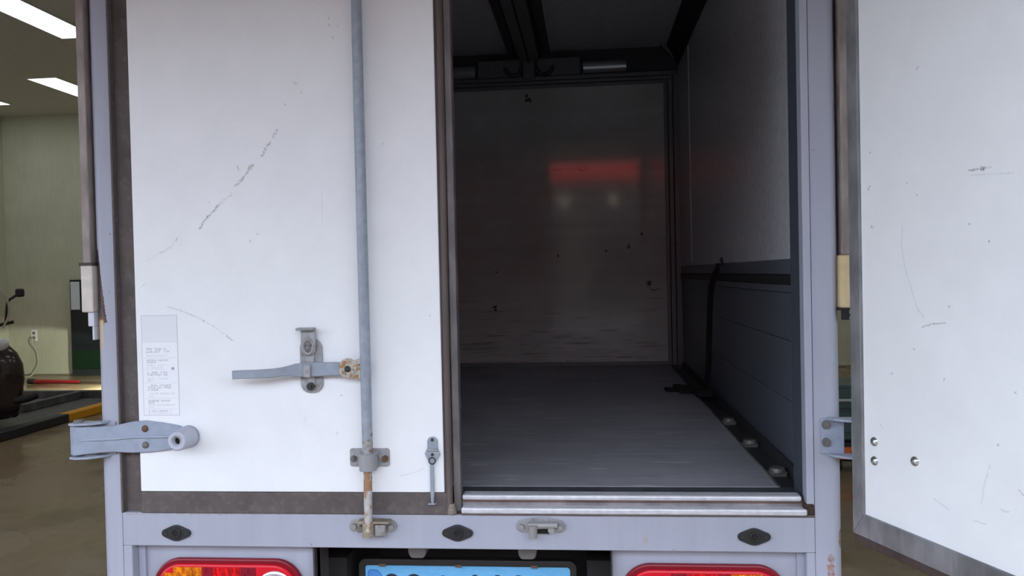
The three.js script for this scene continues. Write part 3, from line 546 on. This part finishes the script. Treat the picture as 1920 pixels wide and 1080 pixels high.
// lock rod with its guides
mesh('lock_rod', cyl(V(-0.1955, 0.945, 0.03), V(-0.1955, 2.5, 0.03), 0.0122, 0.0122, 28), (() => {
  const p = new Paint(128, 2048, 0, 1, 0.94, 2.5, (x, y) => { const a = fbm(x, (y - 0.94) / 1.56, 6, 120, 4, 501), b = fbm(x, (y - 0.94) / 1.56, 8, 20, 4, 507); return [146 + 26 * (a - 0.5) + 16 * (b - 0.5), 153 + 26 * (a - 0.5) + 16 * (b - 0.5), 164 + 24 * (a - 0.5) + 16 * (b - 0.5)]; });
  for (let k = 0; k < 130; k++) { const y = 0.955 + 0.075 * rnd() * rnd(), x = rnd() < 0.6 ? rr(0.42, 0.62) : rnd(); p.dab(x, y, rr(0.02, 0.07), [[150, 116, 80], [176, 156, 128], [126, 92, 66]][k % 3], rr(0.4, 0.9), rr(0.002, 0.006)); }
  for (const [x, y] of [[0.45, 1.09], [0.5, 1.05], [0.55, 1.12], [0.4, 1.30]]) for (let k = 0; k < 6; k++) p.dab(x + rr(-0.05, 0.05), y + rr(-0.006, 0.006), 0.02, [150, 130, 104], 0.6, 0.003);
  const t = p.texture(); t.wrapS = THREE.RepeatWrapping; return mat(0xffffff, 0.4, 0.05, { map: t });
})(), door, 'long blue grey vertical lock rod');
mesh('rod_tail', cyl(V(-0.1985, 0.778, 0.03), V(-0.196, 0.945, 0.03), 0.0097, 0.0097, 24), (() => {
  const p = new Paint(128, 512, 0, 1, 0.778, 0.945, (x, y) => { const a = fbm(x, (y - 0.778) / 0.167, 5, 24, 4, 521), r = sstep(0.42, 0.6, fbm(x, (y - 0.778) / 0.167, 7, 12, 4, 527) + (y > 0.872 ? 0.16 : y < 0.80 ? 0.0 : -0.16)); return [186 + 34 * (a - 0.5) - 30 * r, 184 + 34 * (a - 0.5) - 62 * r, 182 + 34 * (a - 0.5) - 88 * r]; });
  const t = p.texture(); t.wrapS = THREE.RepeatWrapping; return mat(0xffffff, 0.5, 0.25, { map: t });
})(), door, 'rusty lower end of the lock rod');
{
  const plate = circleHole(circleHole(stadium(-0.1975, 0.9425, 0.094, 0.042, 0.006), -0.1975 - 0.037, 0.9425, 0.001), -0.1975 + 0.037, 0.9425, 0.001);
  mesh('rod_guide_flange', ext(plate, 0.004, 0.0085, 0.001), M.weather, door, 'weathered guide flange');
  mesh('rod_guide', [cyl(V(-0.1965, 0.918, 0.028), V(-0.1965, 0.957, 0.028), 0.0195, 0.0205, 28), box(-0.218, -0.175, 0.92, 0.956, 0.006, 0.028, 0.003)], M.weather, door, 'weathered saddle around the lock rod');
  for (const [x, m] of [[-0.235, M.greyBolt], [-0.16, M.rustBolt]]) mesh('guide_bolt', [cyl(V(x, 0.9405, 0.0085), V(x, 0.9405, 0.017), 0.0078, 0.0072, 6), cyl(V(x, 0.9405, 0.0085), V(x, 0.9405, 0.0215), 0.0042)], m, door);
}
// handle with its catch
{
  const H = (x, y, z) => face(x, y, z);
  const pl = stadium(-0.331, 1.158, 0.054, 0.128, 0.024); mesh('handle_plate', ext(pl, 0.004, 0.009, 0.0015), M.weather, door, 'weathered oval catch plate');
  mesh('handle_plate_rib', box(-0.342, -0.322, 1.10, 1.225, 0.009, 0.014, 0.002), M.weather, door);
  // turning catch: slotted tongue with a bent lip
  const tg = new THREE.Shape(); tg.moveTo(-0.351, 1.243); tg.lineTo(-0.3165, 1.243); tg.lineTo(-0.3165, 1.2); tg.absarc(-0.334, 1.2, 0.0175, 0, -Math.PI, true); tg.lineTo(-0.351, 1.243);
  const hole = new THREE.Path(); hole.absellipse(-0.334, 1.203, 0.009, 0.0145, 0, Math.PI * 2, true); tg.holes.push(hole);
  mesh('catch', [ext(tg, 0.014, 0.019, 0.001), box(-0.358, -0.316, 1.242, 1.248, 0.012, 0.034, 0.002)], M.weather, door, 'slotted catch with a bent lip');
  { const ring = new THREE.TorusGeometry(0.0118, 0.0026, 10, 32); ring.scale(1, 1.4, 1); ring.translate(-0.334, 1.203, 0.019); mesh('catch_rim', ring, M.zinc, door); }
  mesh('catch_pin', [cyl(V(-0.333, 1.212, 0.01), V(-0.333, 1.212, 0.022), 0.0078), cyl(V(-0.333, 1.195, 0.01), V(-0.333, 1.195, 0.015), 0.006)], M.greyBolt, door);
  const bar = [];
  for (const [x, yt, yb, z] of [[435, 695.5, 711.5, 0.060], [450, 694.6, 710.6, 0.060], [480, 693.5, 710, 0.058], [510, 691.5, 708.5, 0.052], [525, 689.5, 706, 0.044], [540, 686, 705, 0.037], [552, 682.5, 707, 0.031], [570, 680.5, 707, 0.028], [600, 679.5, 706, 0.027], [630, 679, 704.5, 0.027], [642, 679.5, 704, 0.027]]) { const a = H(x, yt, z), b = H(x, yb, z); bar.push([(a.x + b.x) / 2, b.y, a.y, z - 0.0055, z]); }
  mesh('handle', loftBar(bar), M.paintGrey, door, 'blue grey lever handle');
  mesh('handle_clip', [box(-0.3435, -0.3245, 1.138, 1.163, 0.0275, 0.034, 0.004), box(-0.3425, -0.3255, 1.133, 1.142, 0.01, 0.034, 0.003)], M.weather, door);
  mesh('plate_bolt', [cyl(V(-0.3315, 1.1105, 0.009), V(-0.3315, 1.1105, 0.019), 0.0098, 0.009, 24), cyl(V(-0.3315, 1.1105, 0.019), V(-0.3315, 1.1105, 0.023), 0.004)], M.darkBolt, door);
  const L = (x, y) => { const p = H(x, y, 0.031); return [p.x, p.y]; };
  mesh('rod_lug', ext(shapeOf([L(636, 683), L(641, 675), L(650, 671.5), L(658, 672.5), L(663, 676), L(672, 672.5), L(680, 668), L(681, 712), L(668, 709), L(650, 708.5), L(641, 706), L(636, 698)]), 0.0275, 0.0325, 0.001), M.rusty, door, 'rusty lug welded to the lock rod');
  const bp = H(651.5, 692, 0.033); const dm = new THREE.SphereGeometry(0.0075, 16, 10, 0, Math.PI * 2, 0, Math.PI / 2); dm.rotateX(Math.PI / 2); dm.translate(bp.x, bp.y, 0.032); mesh('lug_rivet', dm, M.darkBolt, door);
}
// door stay hanging at the free edge
{
  const x = -0.0485;
  mesh('stay_plate', ext(circleHole(stadium(x, 0.962, 0.024, 0.056, 0.011), x, 0.982, 0.0022), 0.004, 0.008, 0.0008), M.paintGrey, door);
  const drop = shapeOf([[x - 0.018, 0.952], [x - 0.013, 0.962], [x + 0.013, 0.962], [x + 0.018, 0.95], [x + 0.011, 0.938], [x + 0.003, 0.9265], [x - 0.005, 0.9265], [x - 0.012, 0.938]]);
  mesh('stay_tongue', ext(drop, 0.007, 0.0105, 0.001), M.paintGrey, door);
  mesh('stay_fold', box(x - 0.013, x + 0.013, 0.957, 0.963, 0.009, 0.014, 0.002), M.weather, door);
  const ring = new THREE.TorusGeometry(0.0075, 0.0014, 8, 20); ring.translate(x - 0.001, 0.9355, 0.012); mesh('stay_ring', ring, M.darkBolt, door);
  mesh('stay_screw', cyl(V(x, 0.983, 0.007), V(x, 0.983, 0.0095), 0.0036), M.darkBolt, door); mesh('stay_screw', cyl(V(x, 0.9495, 0.009), V(x, 0.9495, 0.0118), 0.0036), M.darkBolt, door);
  mesh('stay_pin', [loftBar([[0, -0.0045, 0.0045, 0, 0.003], [0.066, -0.0045, 0.0045, 0, 0.003], [0.083, -0.0035, 0.0035, 0, 0.006], [0.09, -0.0028, 0.0028, 0.001, 0.006]]).rotateZ(-Math.PI / 2).translate(x - 0.002, 0.926, 0.009), box(x - 0.012, x + 0.006, 0.834, 0.8375, 0.008, 0.016, 0.001)], M.paintGrey, door, 'hanging door stay pin');
}

// ---- hinge ears and keepers fixed on the rear frame
for (const s of [1, -1]) {
  const pl = (y) => { const pts = [[s * 0.918, 0.004], [s * 0.917, 0.04], [s * 0.9, 0.046], [s * 0.87, 0.04], [s * 0.845, 0.022], [s * 0.835, 0.002]]; return extY(s > 0 ? pts.slice().reverse() : pts, y, y + 0.005); };
  for (const y of [1.0255, 0.9455]) mesh('hinge_ear', pl(y), M.hinge, frame, 'hinge ear plate');
  mesh('hinge_pin', [cyl(V(s * 0.903, 0.941, 0.022), V(s * 0.903, 1.035, 0.022), 0.006), cyl(V(s * 0.903, 1.03, 0.022), V(s * 0.903, 1.036, 0.022), 0.011)], M.greyBolt, frame);
  mesh('hinge_plate', box(s * 0.822, s * 0.872, 0.949, 1.028, 0.0, 0.005, 0.002), s > 0 ? M.hinge : frameMat, frame);
}
for (const y of [1.014, 0.975]) mesh('hinge_bolt', [cyl(V(0.833, y, 0.005), V(0.833, y, 0.010), 0.0098, 0.009, 20), cyl(V(0.833, y, 0.01), V(0.833, y, 0.014), 0.006, 0.006, 6)], M.greyBolt, frame, 'dull hinge bolt');
function keeper(cx, cy) {
  const o = part('rod_keeper', truck, 'worn metal rod keeper bolted to the frame');
  const sh = new THREE.Shape(); sh.moveTo(-0.03, -0.013); sh.quadraticCurveTo(0, -0.018, 0.03, -0.013); sh.absarc(0.043, 0, 0.0135, -Math.PI / 2, Math.PI / 2); sh.quadraticCurveTo(0.0, 0.026, -0.043, 0.0135); sh.absarc(-0.043, 0, 0.0135, Math.PI / 2, -Math.PI / 2);
  const base = ext(sh, 0, 0.005, 0.001); base.translate(cx, cy, 0); mesh('base', base, M.zinc, o);
  for (const x of [-0.044, 0.044]) mesh('bolt', cyl(V(cx + x, cy - 0.001, 0.005), V(cx + x, cy - 0.001, 0.011), 0.0068, 0.006, 12), M.zinc, o);
  return o;
}
{
  const k = keeper(-0.195, 0.7805);
  mesh('cup', [cyl(V(-0.2, 0.763, 0.026), V(-0.2, 0.797, 0.026), 0.0125, 0.014, 20), box(-0.225, -0.15, 0.793, 0.799, 0.004, 0.032, 0.002)], mat(lin(196, 184, 160), 0.7, 0.1, { map: tDirt }), k, 'stained cream cup of the keeper');
  mesh('stop_block', box(-0.186, -0.16, 0.762, 0.79, 0.005, 0.026, 0.004), M.zinc, k);
  mesh('stop_pin', cyl(V(-0.221, 0.777, 0.004), V(-0.221, 0.777, 0.022), 0.0075), M.greyBolt, k);
  const k2 = keeper(0.198, 0.783);
  mesh('bar', [cyl(V(0.17, 0.788, 0.016), V(0.236, 0.788, 0.012), 0.0085, 0.0075, 16)], M.zinc, k2);
  mesh('stop_block', [cyl(V(0.181, 0.762, 0.022), V(0.181, 0.791, 0.022), 0.0085, 0.0105, 16)], M.zinc, k2);
  mesh('stop_pin', cyl(V(0.222, 0.778, 0.004), V(0.222, 0.778, 0.018), 0.0075), M.zinc, k2);
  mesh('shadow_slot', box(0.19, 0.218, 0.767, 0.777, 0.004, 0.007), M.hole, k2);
}
// black rubber plugs
for (const x of [-0.677, 0.0045, 0.6745]) {
  const cy = x > 0.5 ? 0.763 : x > -0.2 ? 0.7655 : 0.7595, pg = part('rubber_plug', truck, 'black rubber plug in the bottom rail');
  const sh = new THREE.Shape(); sh.moveTo(-0.03, -0.0085); sh.lineTo(-0.012, -0.0165); sh.quadraticCurveTo(0, -0.022, 0.012, -0.0165); sh.lineTo(0.03, -0.0085); sh.absarc(0.027, 0, 0.009, -Math.PI / 2 + 0.3, Math.PI / 2 - 0.3); sh.lineTo(0.012, 0.0165); sh.quadraticCurveTo(0, 0.022, -0.012, 0.0165); sh.lineTo(-0.03, 0.0085); sh.absarc(-0.027, 0, 0.009, Math.PI / 2 + 0.3, Math.PI * 1.5 - 0.3);
  const g = ext(sh, 0, 0.006, 0.0016); g.translate(x, cy, 0); mesh('flange', g, M.blackRubber, pg);
  const tr = new THREE.TorusGeometry(0.0095, 0.003, 10, 28); tr.translate(x + 0.001, cy, 0.006); mesh('boss', tr, M.blackRubber, pg);
  mesh('bore', cyl(V(x + 0.001, cy, 0.005), V(x + 0.001, cy, 0.0066), 0.0065), M.hole, pg);
  for (const s of [-1, 1]) mesh('screw', cyl(V(x + s * 0.0255, cy, 0.005), V(x + s * 0.0255, cy, 0.0072), 0.0036), M.darkBolt, pg);
}

// ---- open door, turned on its hinge
{
  const od = part('cargo_door', truck, 'open white rear door showing its inner side');
  const W = 0.80, Hh = 1.69;                                // local: x from the hinge edge, y up, z out of the inner face
  const rp = new Paint(1024, 2048, 0.03, 0.77, 0.05, 1.63, dbase(431, 12));
  const ax = V(0.3575, 0, 0.934).normalize(), org = V(0.853, 0.81, 0.127), nz = V(-ax.z, 0, ax.x);
  const DP = (x, y) => { const d = rayOf(x, y), t = nz.dot(org.clone().sub(camera.position)) / nz.dot(d), p = camera.position.clone().addScaledVector(d, t).sub(org); return [p.dot(ax), p.y]; };
  const Q = (pts) => pts.map(([x, y]) => DP(x, y)), K = [138, 140, 146], K2 = [190, 194, 202];
  rp.scuff(Q([[1815, 320], [1836, 317]]), 0.003, K, 0.9, 0.1); rp.scuff(Q([[1838, 317], [1845, 315]]), 0.006, [110, 108, 112], 0.9, 0.1); rp.scuff(Q([[1845, 315], [1858, 313]]), 0.003, K, 0.9, 0.2);
  rp.scuff(Q([[1820, 329], [1900, 325]]), 0.002, K2, 0.6, 0.3);
  rp.scuff(Q([[1692, 425], [1690, 460], [1696, 500], [1708, 540], [1720, 580], [1733, 597]]), 0.0018, K2, 0.8, 0.1);
  rp.scuff(Q([[1728, 614], [1745, 608], [1773, 606]]), 0.0026, K, 0.8, 0.2);
  for (const [x, y, a] of [[1635, 426, 3], [1632, 286, 2], [1628, 355, 3], [1630, 350, 2], [1720, 367, 2], [1818, 420, 2], [1853, 453, 2], [1671, 700, 2], [1700, 344, 1.5], [1780, 575, 2], [1714, 655, 2], [1720, 128, 3], [1770, 712, 2], [1870, 835, 2], [1905, 737, 2]]) { const p = DP(x, y); rp.rust(p[0], p[1], 0.0012 * a, 0.0012 * a, 5, 0.7, [K, [160, 162, 168]]); }
  rp.scuff(Q([[1650, 795], [1655, 803]]), 0.002, K2, 0.8, 0.2); rp.scuff(Q([[1750, 935], [1780, 957]]), 0.0022, K2, 0.8, 0.2); rp.scuff(Q([[1875, 957], [1893, 960]]), 0.003, K2, 0.8, 0.2);
  rp.scuff(Q([[1857, 870], [1846, 905], [1840, 945]]), 0.003, K2, 0.5, 0.2); rp.scuff(Q([[1908, 918], [1920, 930]]), 0.002, K, 0.7, 0.2); rp.scuff(Q([[1825, 976], [1850, 984]]), 0.002, K2, 0.8, 0.2);
  mesh('panel', planarUV(box(0.031, W - 0.031, 0.052, Hh - 0.05, -0.03, 0.0), 0.03, 0.77, 0.05, 1.63), mat(0xffffff, 0.14, 0, { map: rp.texture(), specularIntensity: 0.6 }), od, 'white inner door panel with scuffs');
  const tm = mat(lin(164, 164, 168), 0.5, 0.1, { map: tDirt });
  const mit = (pts) => ext(shapeOf(pts), -0.032, 0.006, 0.002);
  mesh('frame_member', mit([[0, 0.006], [0.031, 0.052], [0.031, Hh - 0.05], [0, Hh]]), tm, od, 'grey metal door frame');
  mesh('frame_member', mit([[0, 0.006], [W, 0.006], [W - 0.031, 0.052], [0.031, 0.052]]), tm, od);
  mesh('frame_member', mit([[0, Hh], [0.031, Hh - 0.05], [W - 0.031, Hh - 0.05], [W, Hh]]), tm, od);
  mesh('frame_member', mit([[W, 0.006], [W, Hh], [W - 0.031, Hh - 0.05], [W - 0.031, 0.052]]), tm, od);
  mesh('bottom_seal', box(0, W, -0.012, 0.008, -0.03, 0.004, 0.004), mat(lin(92, 76, 72), 0.75, 0, { map: tDirt }), od, 'brown rubber seal under the door');
  mesh('outer_skin', box(0.002, W - 0.002, 0.008, Hh, -0.042, -0.032), mat(lin(226, 228, 232), 0.35), od);
  for (const [x, y] of [DP(1640, 828), DP(1640.5, 864), DP(1716, 865)]) { const d = new THREE.SphereGeometry(0.0095, 24, 14, 0, Math.PI * 2, 0, Math.PI / 2); d.rotateX(Math.PI / 2); d.scale(1, 1, 0.7); d.translate(x, y, 0); mesh('carriage_bolt', d, M.chrome, od, 'shiny domed bolt head'); }
  // strap of the hinge on the outer side, reaching round to the pin
  mesh('hinge_strap', [box(-0.05, 0.17, 0.148, 0.212, -0.056, -0.042, 0.003)], M.hinge, od, 'blue grey painted hinge strap');
  const m = new THREE.Matrix4().makeBasis(ax, V(0, 1, 0), nz); m.setPosition(org);
  od.applyMatrix4(m);
}
mesh('hinge_knuckle', box(0.884, 0.92, 0.953, 1.023, 0.006, 0.04, 0.008), M.hinge, frame, 'blue grey hinge knuckle beside the open door');

// ---- tail panels, lamps, number plate
for (const s of [1, -1]) {
  const tp = part('tail_panel', truck, s > 0 ? 'recessed lilac grey tail panel under the open side' : 'recessed lilac grey tail panel under the closed door');
  const x0 = s > 0 ? 0.357 : -0.7905, x1 = s > 0 ? 0.7885 : -0.346;
  mesh('sheet', fuv(box(x0, x1, YB, 0.7265, -0.06, -0.036, 0.002)), frameMat, tp);
  mesh('edge_flange', fuv(s > 0 ? box(0.774, 0.7885, YB, 0.7235, -0.04, -0.026) : box(-0.7905, -0.774, YB, 0.7235, -0.04, -0.026)), frameMat, tp);
  mesh('inner_return', s > 0 ? box(0.357, 0.36, YB, 0.7265, -0.12, -0.02) : box(-0.35, -0.346, YB, 0.7265, -0.12, -0.02), M.trimDark, tp);
  const lamp = part('tail_lamp', truck, s > 0 ? 'red tail lamp under the open doorway' : 'red tail lamp under the closed door');
  const cx = s > 0 ? 0.5655 : -0.5655, w = 0.376, cy = 0.613, h = 0.152;
  const red = (c, r = 0.25, map = null) => mat(c, r, 0, { specularIntensity: 0.45, ...(map ? { map } : {}) });
  lamp.position.z = -0.026;
  mesh('housing', ext(stadium(cx, cy, w, h, 0.07), -0.010, 0.004, 0.004, 24), red(lin(124, 18, 34)), lamp, 'dark red lamp rim');
  mesh('lens', ext(stadium(cx, cy - 0.002, w - 0.026, h - 0.018, 0.06), 0.0, 0.012, 0.005, 24), red(lin(206, 22, 40)), lamp, 'red lens');
  // coloured windows in the lens, faceted
  const win = (xa, xb, c, n, name, lb) => {
    const g = [], yT = cy + 0.0585, yB = cy - 0.0585;
    for (let i = 0; i < n; i++) for (let j = 0; j < 8; j++) { const a = xa + (xb - xa) * i / n, b = xa + (xb - xa) * (i + 1) / n, q = yB + (yT - yB) * j / 8, t = yB + (yT - yB) * (j + 1) / 8, o = 0.05, dx = Math.max(Math.abs(a - cx), Math.abs(b - cx)) - (w / 2 - 0.071); if (dx > 0) { const lim = cy + Math.sqrt(Math.max(0, 0.063 ** 2 - dx ** 2)) - 0.002; if (t > lim || q < 2 * cy - lim) continue; } g.push(box(a + 0.0004, b - 0.0004, q, t, 0.009, 0.0125 + ((i * 7 + j * 3) % 4) * 0.0007, 0.0012)); }
    mesh(name, g, c, lamp, lb);
  };
  const X = (v) => cx + s * v;                              // v grows towards the outside
  win(X(0.06), X(0.155), red(lin(255, 138, 14), 0.2, tLens), 12, 'amber_window', 'amber turn signal window');
  win(X(-0.035), X(0.03), red(lin(240, 18, 28), 0.2, tLens), 8, 'stop_window', 'bright red window');
  win(X(0.033), X(0.057), red(lin(138, 18, 38), 0.2), 3, 'dark_window'); win(X(-0.075), X(-0.038), red(lin(130, 18, 38), 0.2), 4, 'dark_window');
  const rx = X(-0.122), clear = [];
  const dome = new THREE.SphereGeometry(0.046, 32, 12, 0, Math.PI * 2, 0, Math.PI / 2); dome.rotateX(Math.PI / 2); dome.scale(1, 1, 0.18); dome.translate(rx, cy + 0.006, 0.011); clear.push(dome);
  mesh('reversing_window', clear, mat(lin(206, 214, 220), 0.14, 0.6), lamp, 'clear round reversing lamp window');
  for (let k = 0; k < 12; k++) { const a = k / 12 * Math.PI * 2, r0 = 0.018, r1 = 0.038; mesh('facet', loftBar([[0, -0.003, 0.003, 0, 0.004], [r1 - r0, -0.006, 0.006, 0, 0.004]]).translate(r0, 0, 0).rotateZ(a).translate(rx, cy + 0.006, 0.0135), M.chrome, lamp); }
}
{
  const c = document.createElement('canvas'); c.width = 1040; c.height = 220; const g = c.getContext('2d');
  g.fillStyle = '#69b0de'; g.fillRect(0, 0, 1040, 220);
  for (let k = 0; k < 500; k++) { g.fillStyle = rnd() < 0.5 ? 'rgba(90,160,212,0.25)' : 'rgba(124,184,226,0.25)'; g.fillRect(rr(0, 1040), rr(0, 220), rr(10, 60), rr(4, 16)); }
  g.fillStyle = '#4a8cd0'; g.strokeStyle = '#3a76bc'; g.lineWidth = 6; g.beginPath(); g.moveTo(14, 200); g.lineTo(14, 44); g.quadraticCurveTo(14, 26, 34, 26); g.lineTo(54, 26); g.quadraticCurveTo(78, 34, 84, 60); g.lineTo(84, 200); g.closePath(); g.fill(); g.stroke();
  g.strokeStyle = '#16263c'; g.fillStyle = '#16263c'; g.lineWidth = 21; g.lineCap = 'butt'; g.lineJoin = 'miter';
  const px = (x) => (x - 685) / 383 * 1040, ell = (x, y, rx, ry) => { g.beginPath(); g.ellipse(x, y, rx, ry, 0, 0, Math.PI * 2); g.stroke(); };
  const top = 44, bot = 176;
  for (const x of [735, 777]) { ell(px(x), top + 38, 30, 28); ell(px(x), bot - 38, 34, 30); }                       // 8 8
  g.lineWidth = 17; g.beginPath(); g.moveTo(px(800), top + 20); g.lineTo(px(821), top + 20); g.moveTo(px(810), top + 22); g.lineTo(px(799), bot - 20); g.moveTo(px(808), top + 60); g.lineTo(px(822), bot - 24); g.moveTo(px(832), top + 6); g.lineTo(px(832), bot); g.moveTo(px(832), top + 62); g.lineTo(px(841), top + 62); g.stroke();
  g.lineWidth = 21; for (const x of [892, 934]) { g.beginPath(); g.moveTo(px(x) - 26, top + 42); g.lineTo(px(x), top + 6); g.moveTo(px(x) + 1, top); g.lineTo(px(x) + 1, bot); g.stroke(); }     // 1 1
  ell(px(973), top + 66, 34, 56);                                                                                    // 0
  g.beginPath(); g.moveTo(px(1003.5), top + 12); g.lineTo(px(1030), top + 12); g.lineTo(px(1013), bot); g.stroke();                                                                       // 7
  const t = new THREE.CanvasTexture(c); t.colorSpace = THREE.SRGBColorSpace;
  const lp = part('number_plate', truck, 'pale blue number plate with dark characters in a black holder');
  const x0 = -0.261, x1 = 0.258, y1 = 0.6315, y0 = y1 - 0.11;
  const pm = ext(stadium((x0 + x1) / 2, (y0 + y1) / 2, x1 - x0, y1 - y0, 0.008), -0.155, -0.15);
  mesh('plate', planarUV(pm, x0, x1, y0, y1), mat(0xffffff, 0.4, 0, { map: t }), lp);
  const ring = stadium((x0 + x1) / 2, (y0 + y1) / 2, x1 - x0 + 0.034, y1 - y0 + 0.034, 0.02); ring.holes.push(stadium((x0 + x1) / 2, (y0 + y1) / 2, x1 - x0 + 0.001, y1 - y0 + 0.001, 0.009));
  mesh('holder', [ext(ring, -0.165, -0.144, 0.003), ext(stadium((x0 + x1) / 2, (y0 + y1) / 2, x1 - x0 + 0.03, y1 - y0 + 0.03, 0.02), -0.17, -0.156)], mat(lin(34, 31, 30), 0.6), lp);
  for (const x of [-0.215, -0.02, 0.17]) mesh('holder_clip', box(x - 0.008, x + 0.008, y1 - 0.001, y1 + 0.006, -0.145, -0.141), mat(lin(96, 78, 66), 0.7), lp);
  for (const x of [-0.112, 0.158]) {
    const o = part('plate_lamp', truck, 'grey plate lamp hanging under the bottom rail'), sh = new THREE.Shape(); sh.moveTo(-0.023, 0.03); sh.lineTo(-0.0225, -0.01); sh.quadraticCurveTo(-0.02, -0.026, -0.01, -0.0265); sh.lineTo(0.01, -0.0265); sh.quadraticCurveTo(0.02, -0.026, 0.0225, -0.01); sh.lineTo(0.023, 0.03);
    const q = ext(sh, -0.13, -0.085, 0.004); q.translate(x, 0.699, 0); mesh('body', q, mat(lin(112, 108, 108), 0.55), o);
    mesh('bracket', box(x - 0.035, x + 0.035, 0.722, 0.7265, -0.14, -0.08), M.trimDark, o);
  }
}
// ---- chassis and wheels
{
  const ch = part('chassis', truck, 'black truck chassis');
  mesh('cross_member', box(-0.346, 0.357, 0.42, 0.74, -0.5, -0.42), M.chassis, ch);
  for (const s of [1, -1]) mesh('rail', box(s * 0.3, s * 0.4, 0.5, 0.66, -4.2, -0.12), M.chassis, ch);
  mesh('bed_underframe', box(-0.83, 0.83, 0.72, 0.79, -2.7, -0.1), M.chassis, ch);
  mesh('axle', cyl(V(-0.6, 0.31, -1.3), V(0.6, 0.31, -1.3), 0.06), M.chassis, ch);
  mesh('axle', cyl(V(-0.6, 0.31, -3.7), V(0.6, 0.31, -3.7), 0.06), M.chassis, ch);
  for (const s of [1, -1]) for (const z of [-1.3, -3.7]) {
    const t = new THREE.TorusGeometry(0.235, 0.075, 16, 48); t.scale(1, 1, 1.15); t.rotateY(Math.PI / 2); t.translate(s * 0.72, 0.31, z);
    const w = part('wheel', truck, 'black tyre with a steel rim'); mesh('tyre', t, M.blackRubber, w);
    mesh('rim', cyl(V(s * 0.66, 0.31, z), V(s * 0.76, 0.31, z), 0.2, 0.2, 32), mat(lin(150, 150, 152), 0.4, 0.6), w);
  }
  for (const s of [1, -1]) mesh('spring', box(s * 0.42, s * 0.5, 0.36, 0.52, -1.9, -0.7), M.chassis, ch);
  const cab = part('cab', truck, 'white cab in front of the cargo box');
  mesh('shell', box(-0.84, 0.84, 0.45, 1.95, -4.5, -2.95, 0.12), mat(lin(224, 226, 230), 0.3), cab);
  mesh('rear_glass', box(-0.55, 0.55, 1.3, 1.75, -2.952, -2.94, 0.005), mat(lin(30, 34, 38), 0.1), cab);
}

// ---- strap hanging inside the cargo bay
{
  const s = thing('lashing_strap', 'black lashing strap hanging on the inner side wall down to the cargo floor', 'strap', [0, 0, 0]);
  const pts = [[0.824, 1.385, -1.26], [0.82, 1.36, -1.27], [0.812, 1.325, -1.3], [0.806, 1.29, -1.32], [0.81, 1.1, -1.42], [0.81, 0.95, -1.47], [0.8, 0.86, -1.49], [0.79, 0.846, -1.47]];
  const curve = new THREE.CatmullRomCurve3(pts.map((p) => V(...p))), N = 40, pos = [], idx = [];
  for (let i = 0; i <= N; i++) { const p = curve.getPoint(i / N), tw = i < 5 ? 0.012 : 0.0185; for (const [a, b] of [[-1, -0.0015], [-1, 0.0015], [1, 0.0015], [1, -0.0015]]) pos.push(p.x + a * tw * 0.7 - 0.012, p.y, p.z + b - a * tw * 0.5); }
  for (let i = 0; i < N; i++) for (let k = 0; k < 4; k++) { const a = i * 4 + k, b = i * 4 + (k + 1) % 4; idx.push(a, b, b + 4, a, b + 4, a + 4); }
  const g = new THREE.BufferGeometry(); g.setAttribute('position', new THREE.Float32BufferAttribute(pos, 3)); g.setIndex(idx); g.computeVertexNormals();
  mesh('webbing', metricUV(g), M.strap, s);
  const hk = new THREE.TorusGeometry(0.014, 0.004, 8, 20, Math.PI * 1.4); hk.rotateY(Math.PI / 2); hk.translate(0.824, 1.39, -1.26); mesh('hook', hk, M.darkBolt, s);
  mesh('ratchet', [box(0.69, 0.79, 0.845, 0.862, -1.62, -1.55, 0.006), box(0.745, 0.815, 0.845, 0.872, -1.56, -1.44, 0.008), box(0.64, 0.70, 0.8425, 0.853, -1.69, -1.62, 0.004), cyl(V(0.68, 0.862, -1.64), V(0.74, 0.866, -1.57), 0.012)], M.strap, s, 'black ratchet buckle');
}

renderer.render(scene, camera);
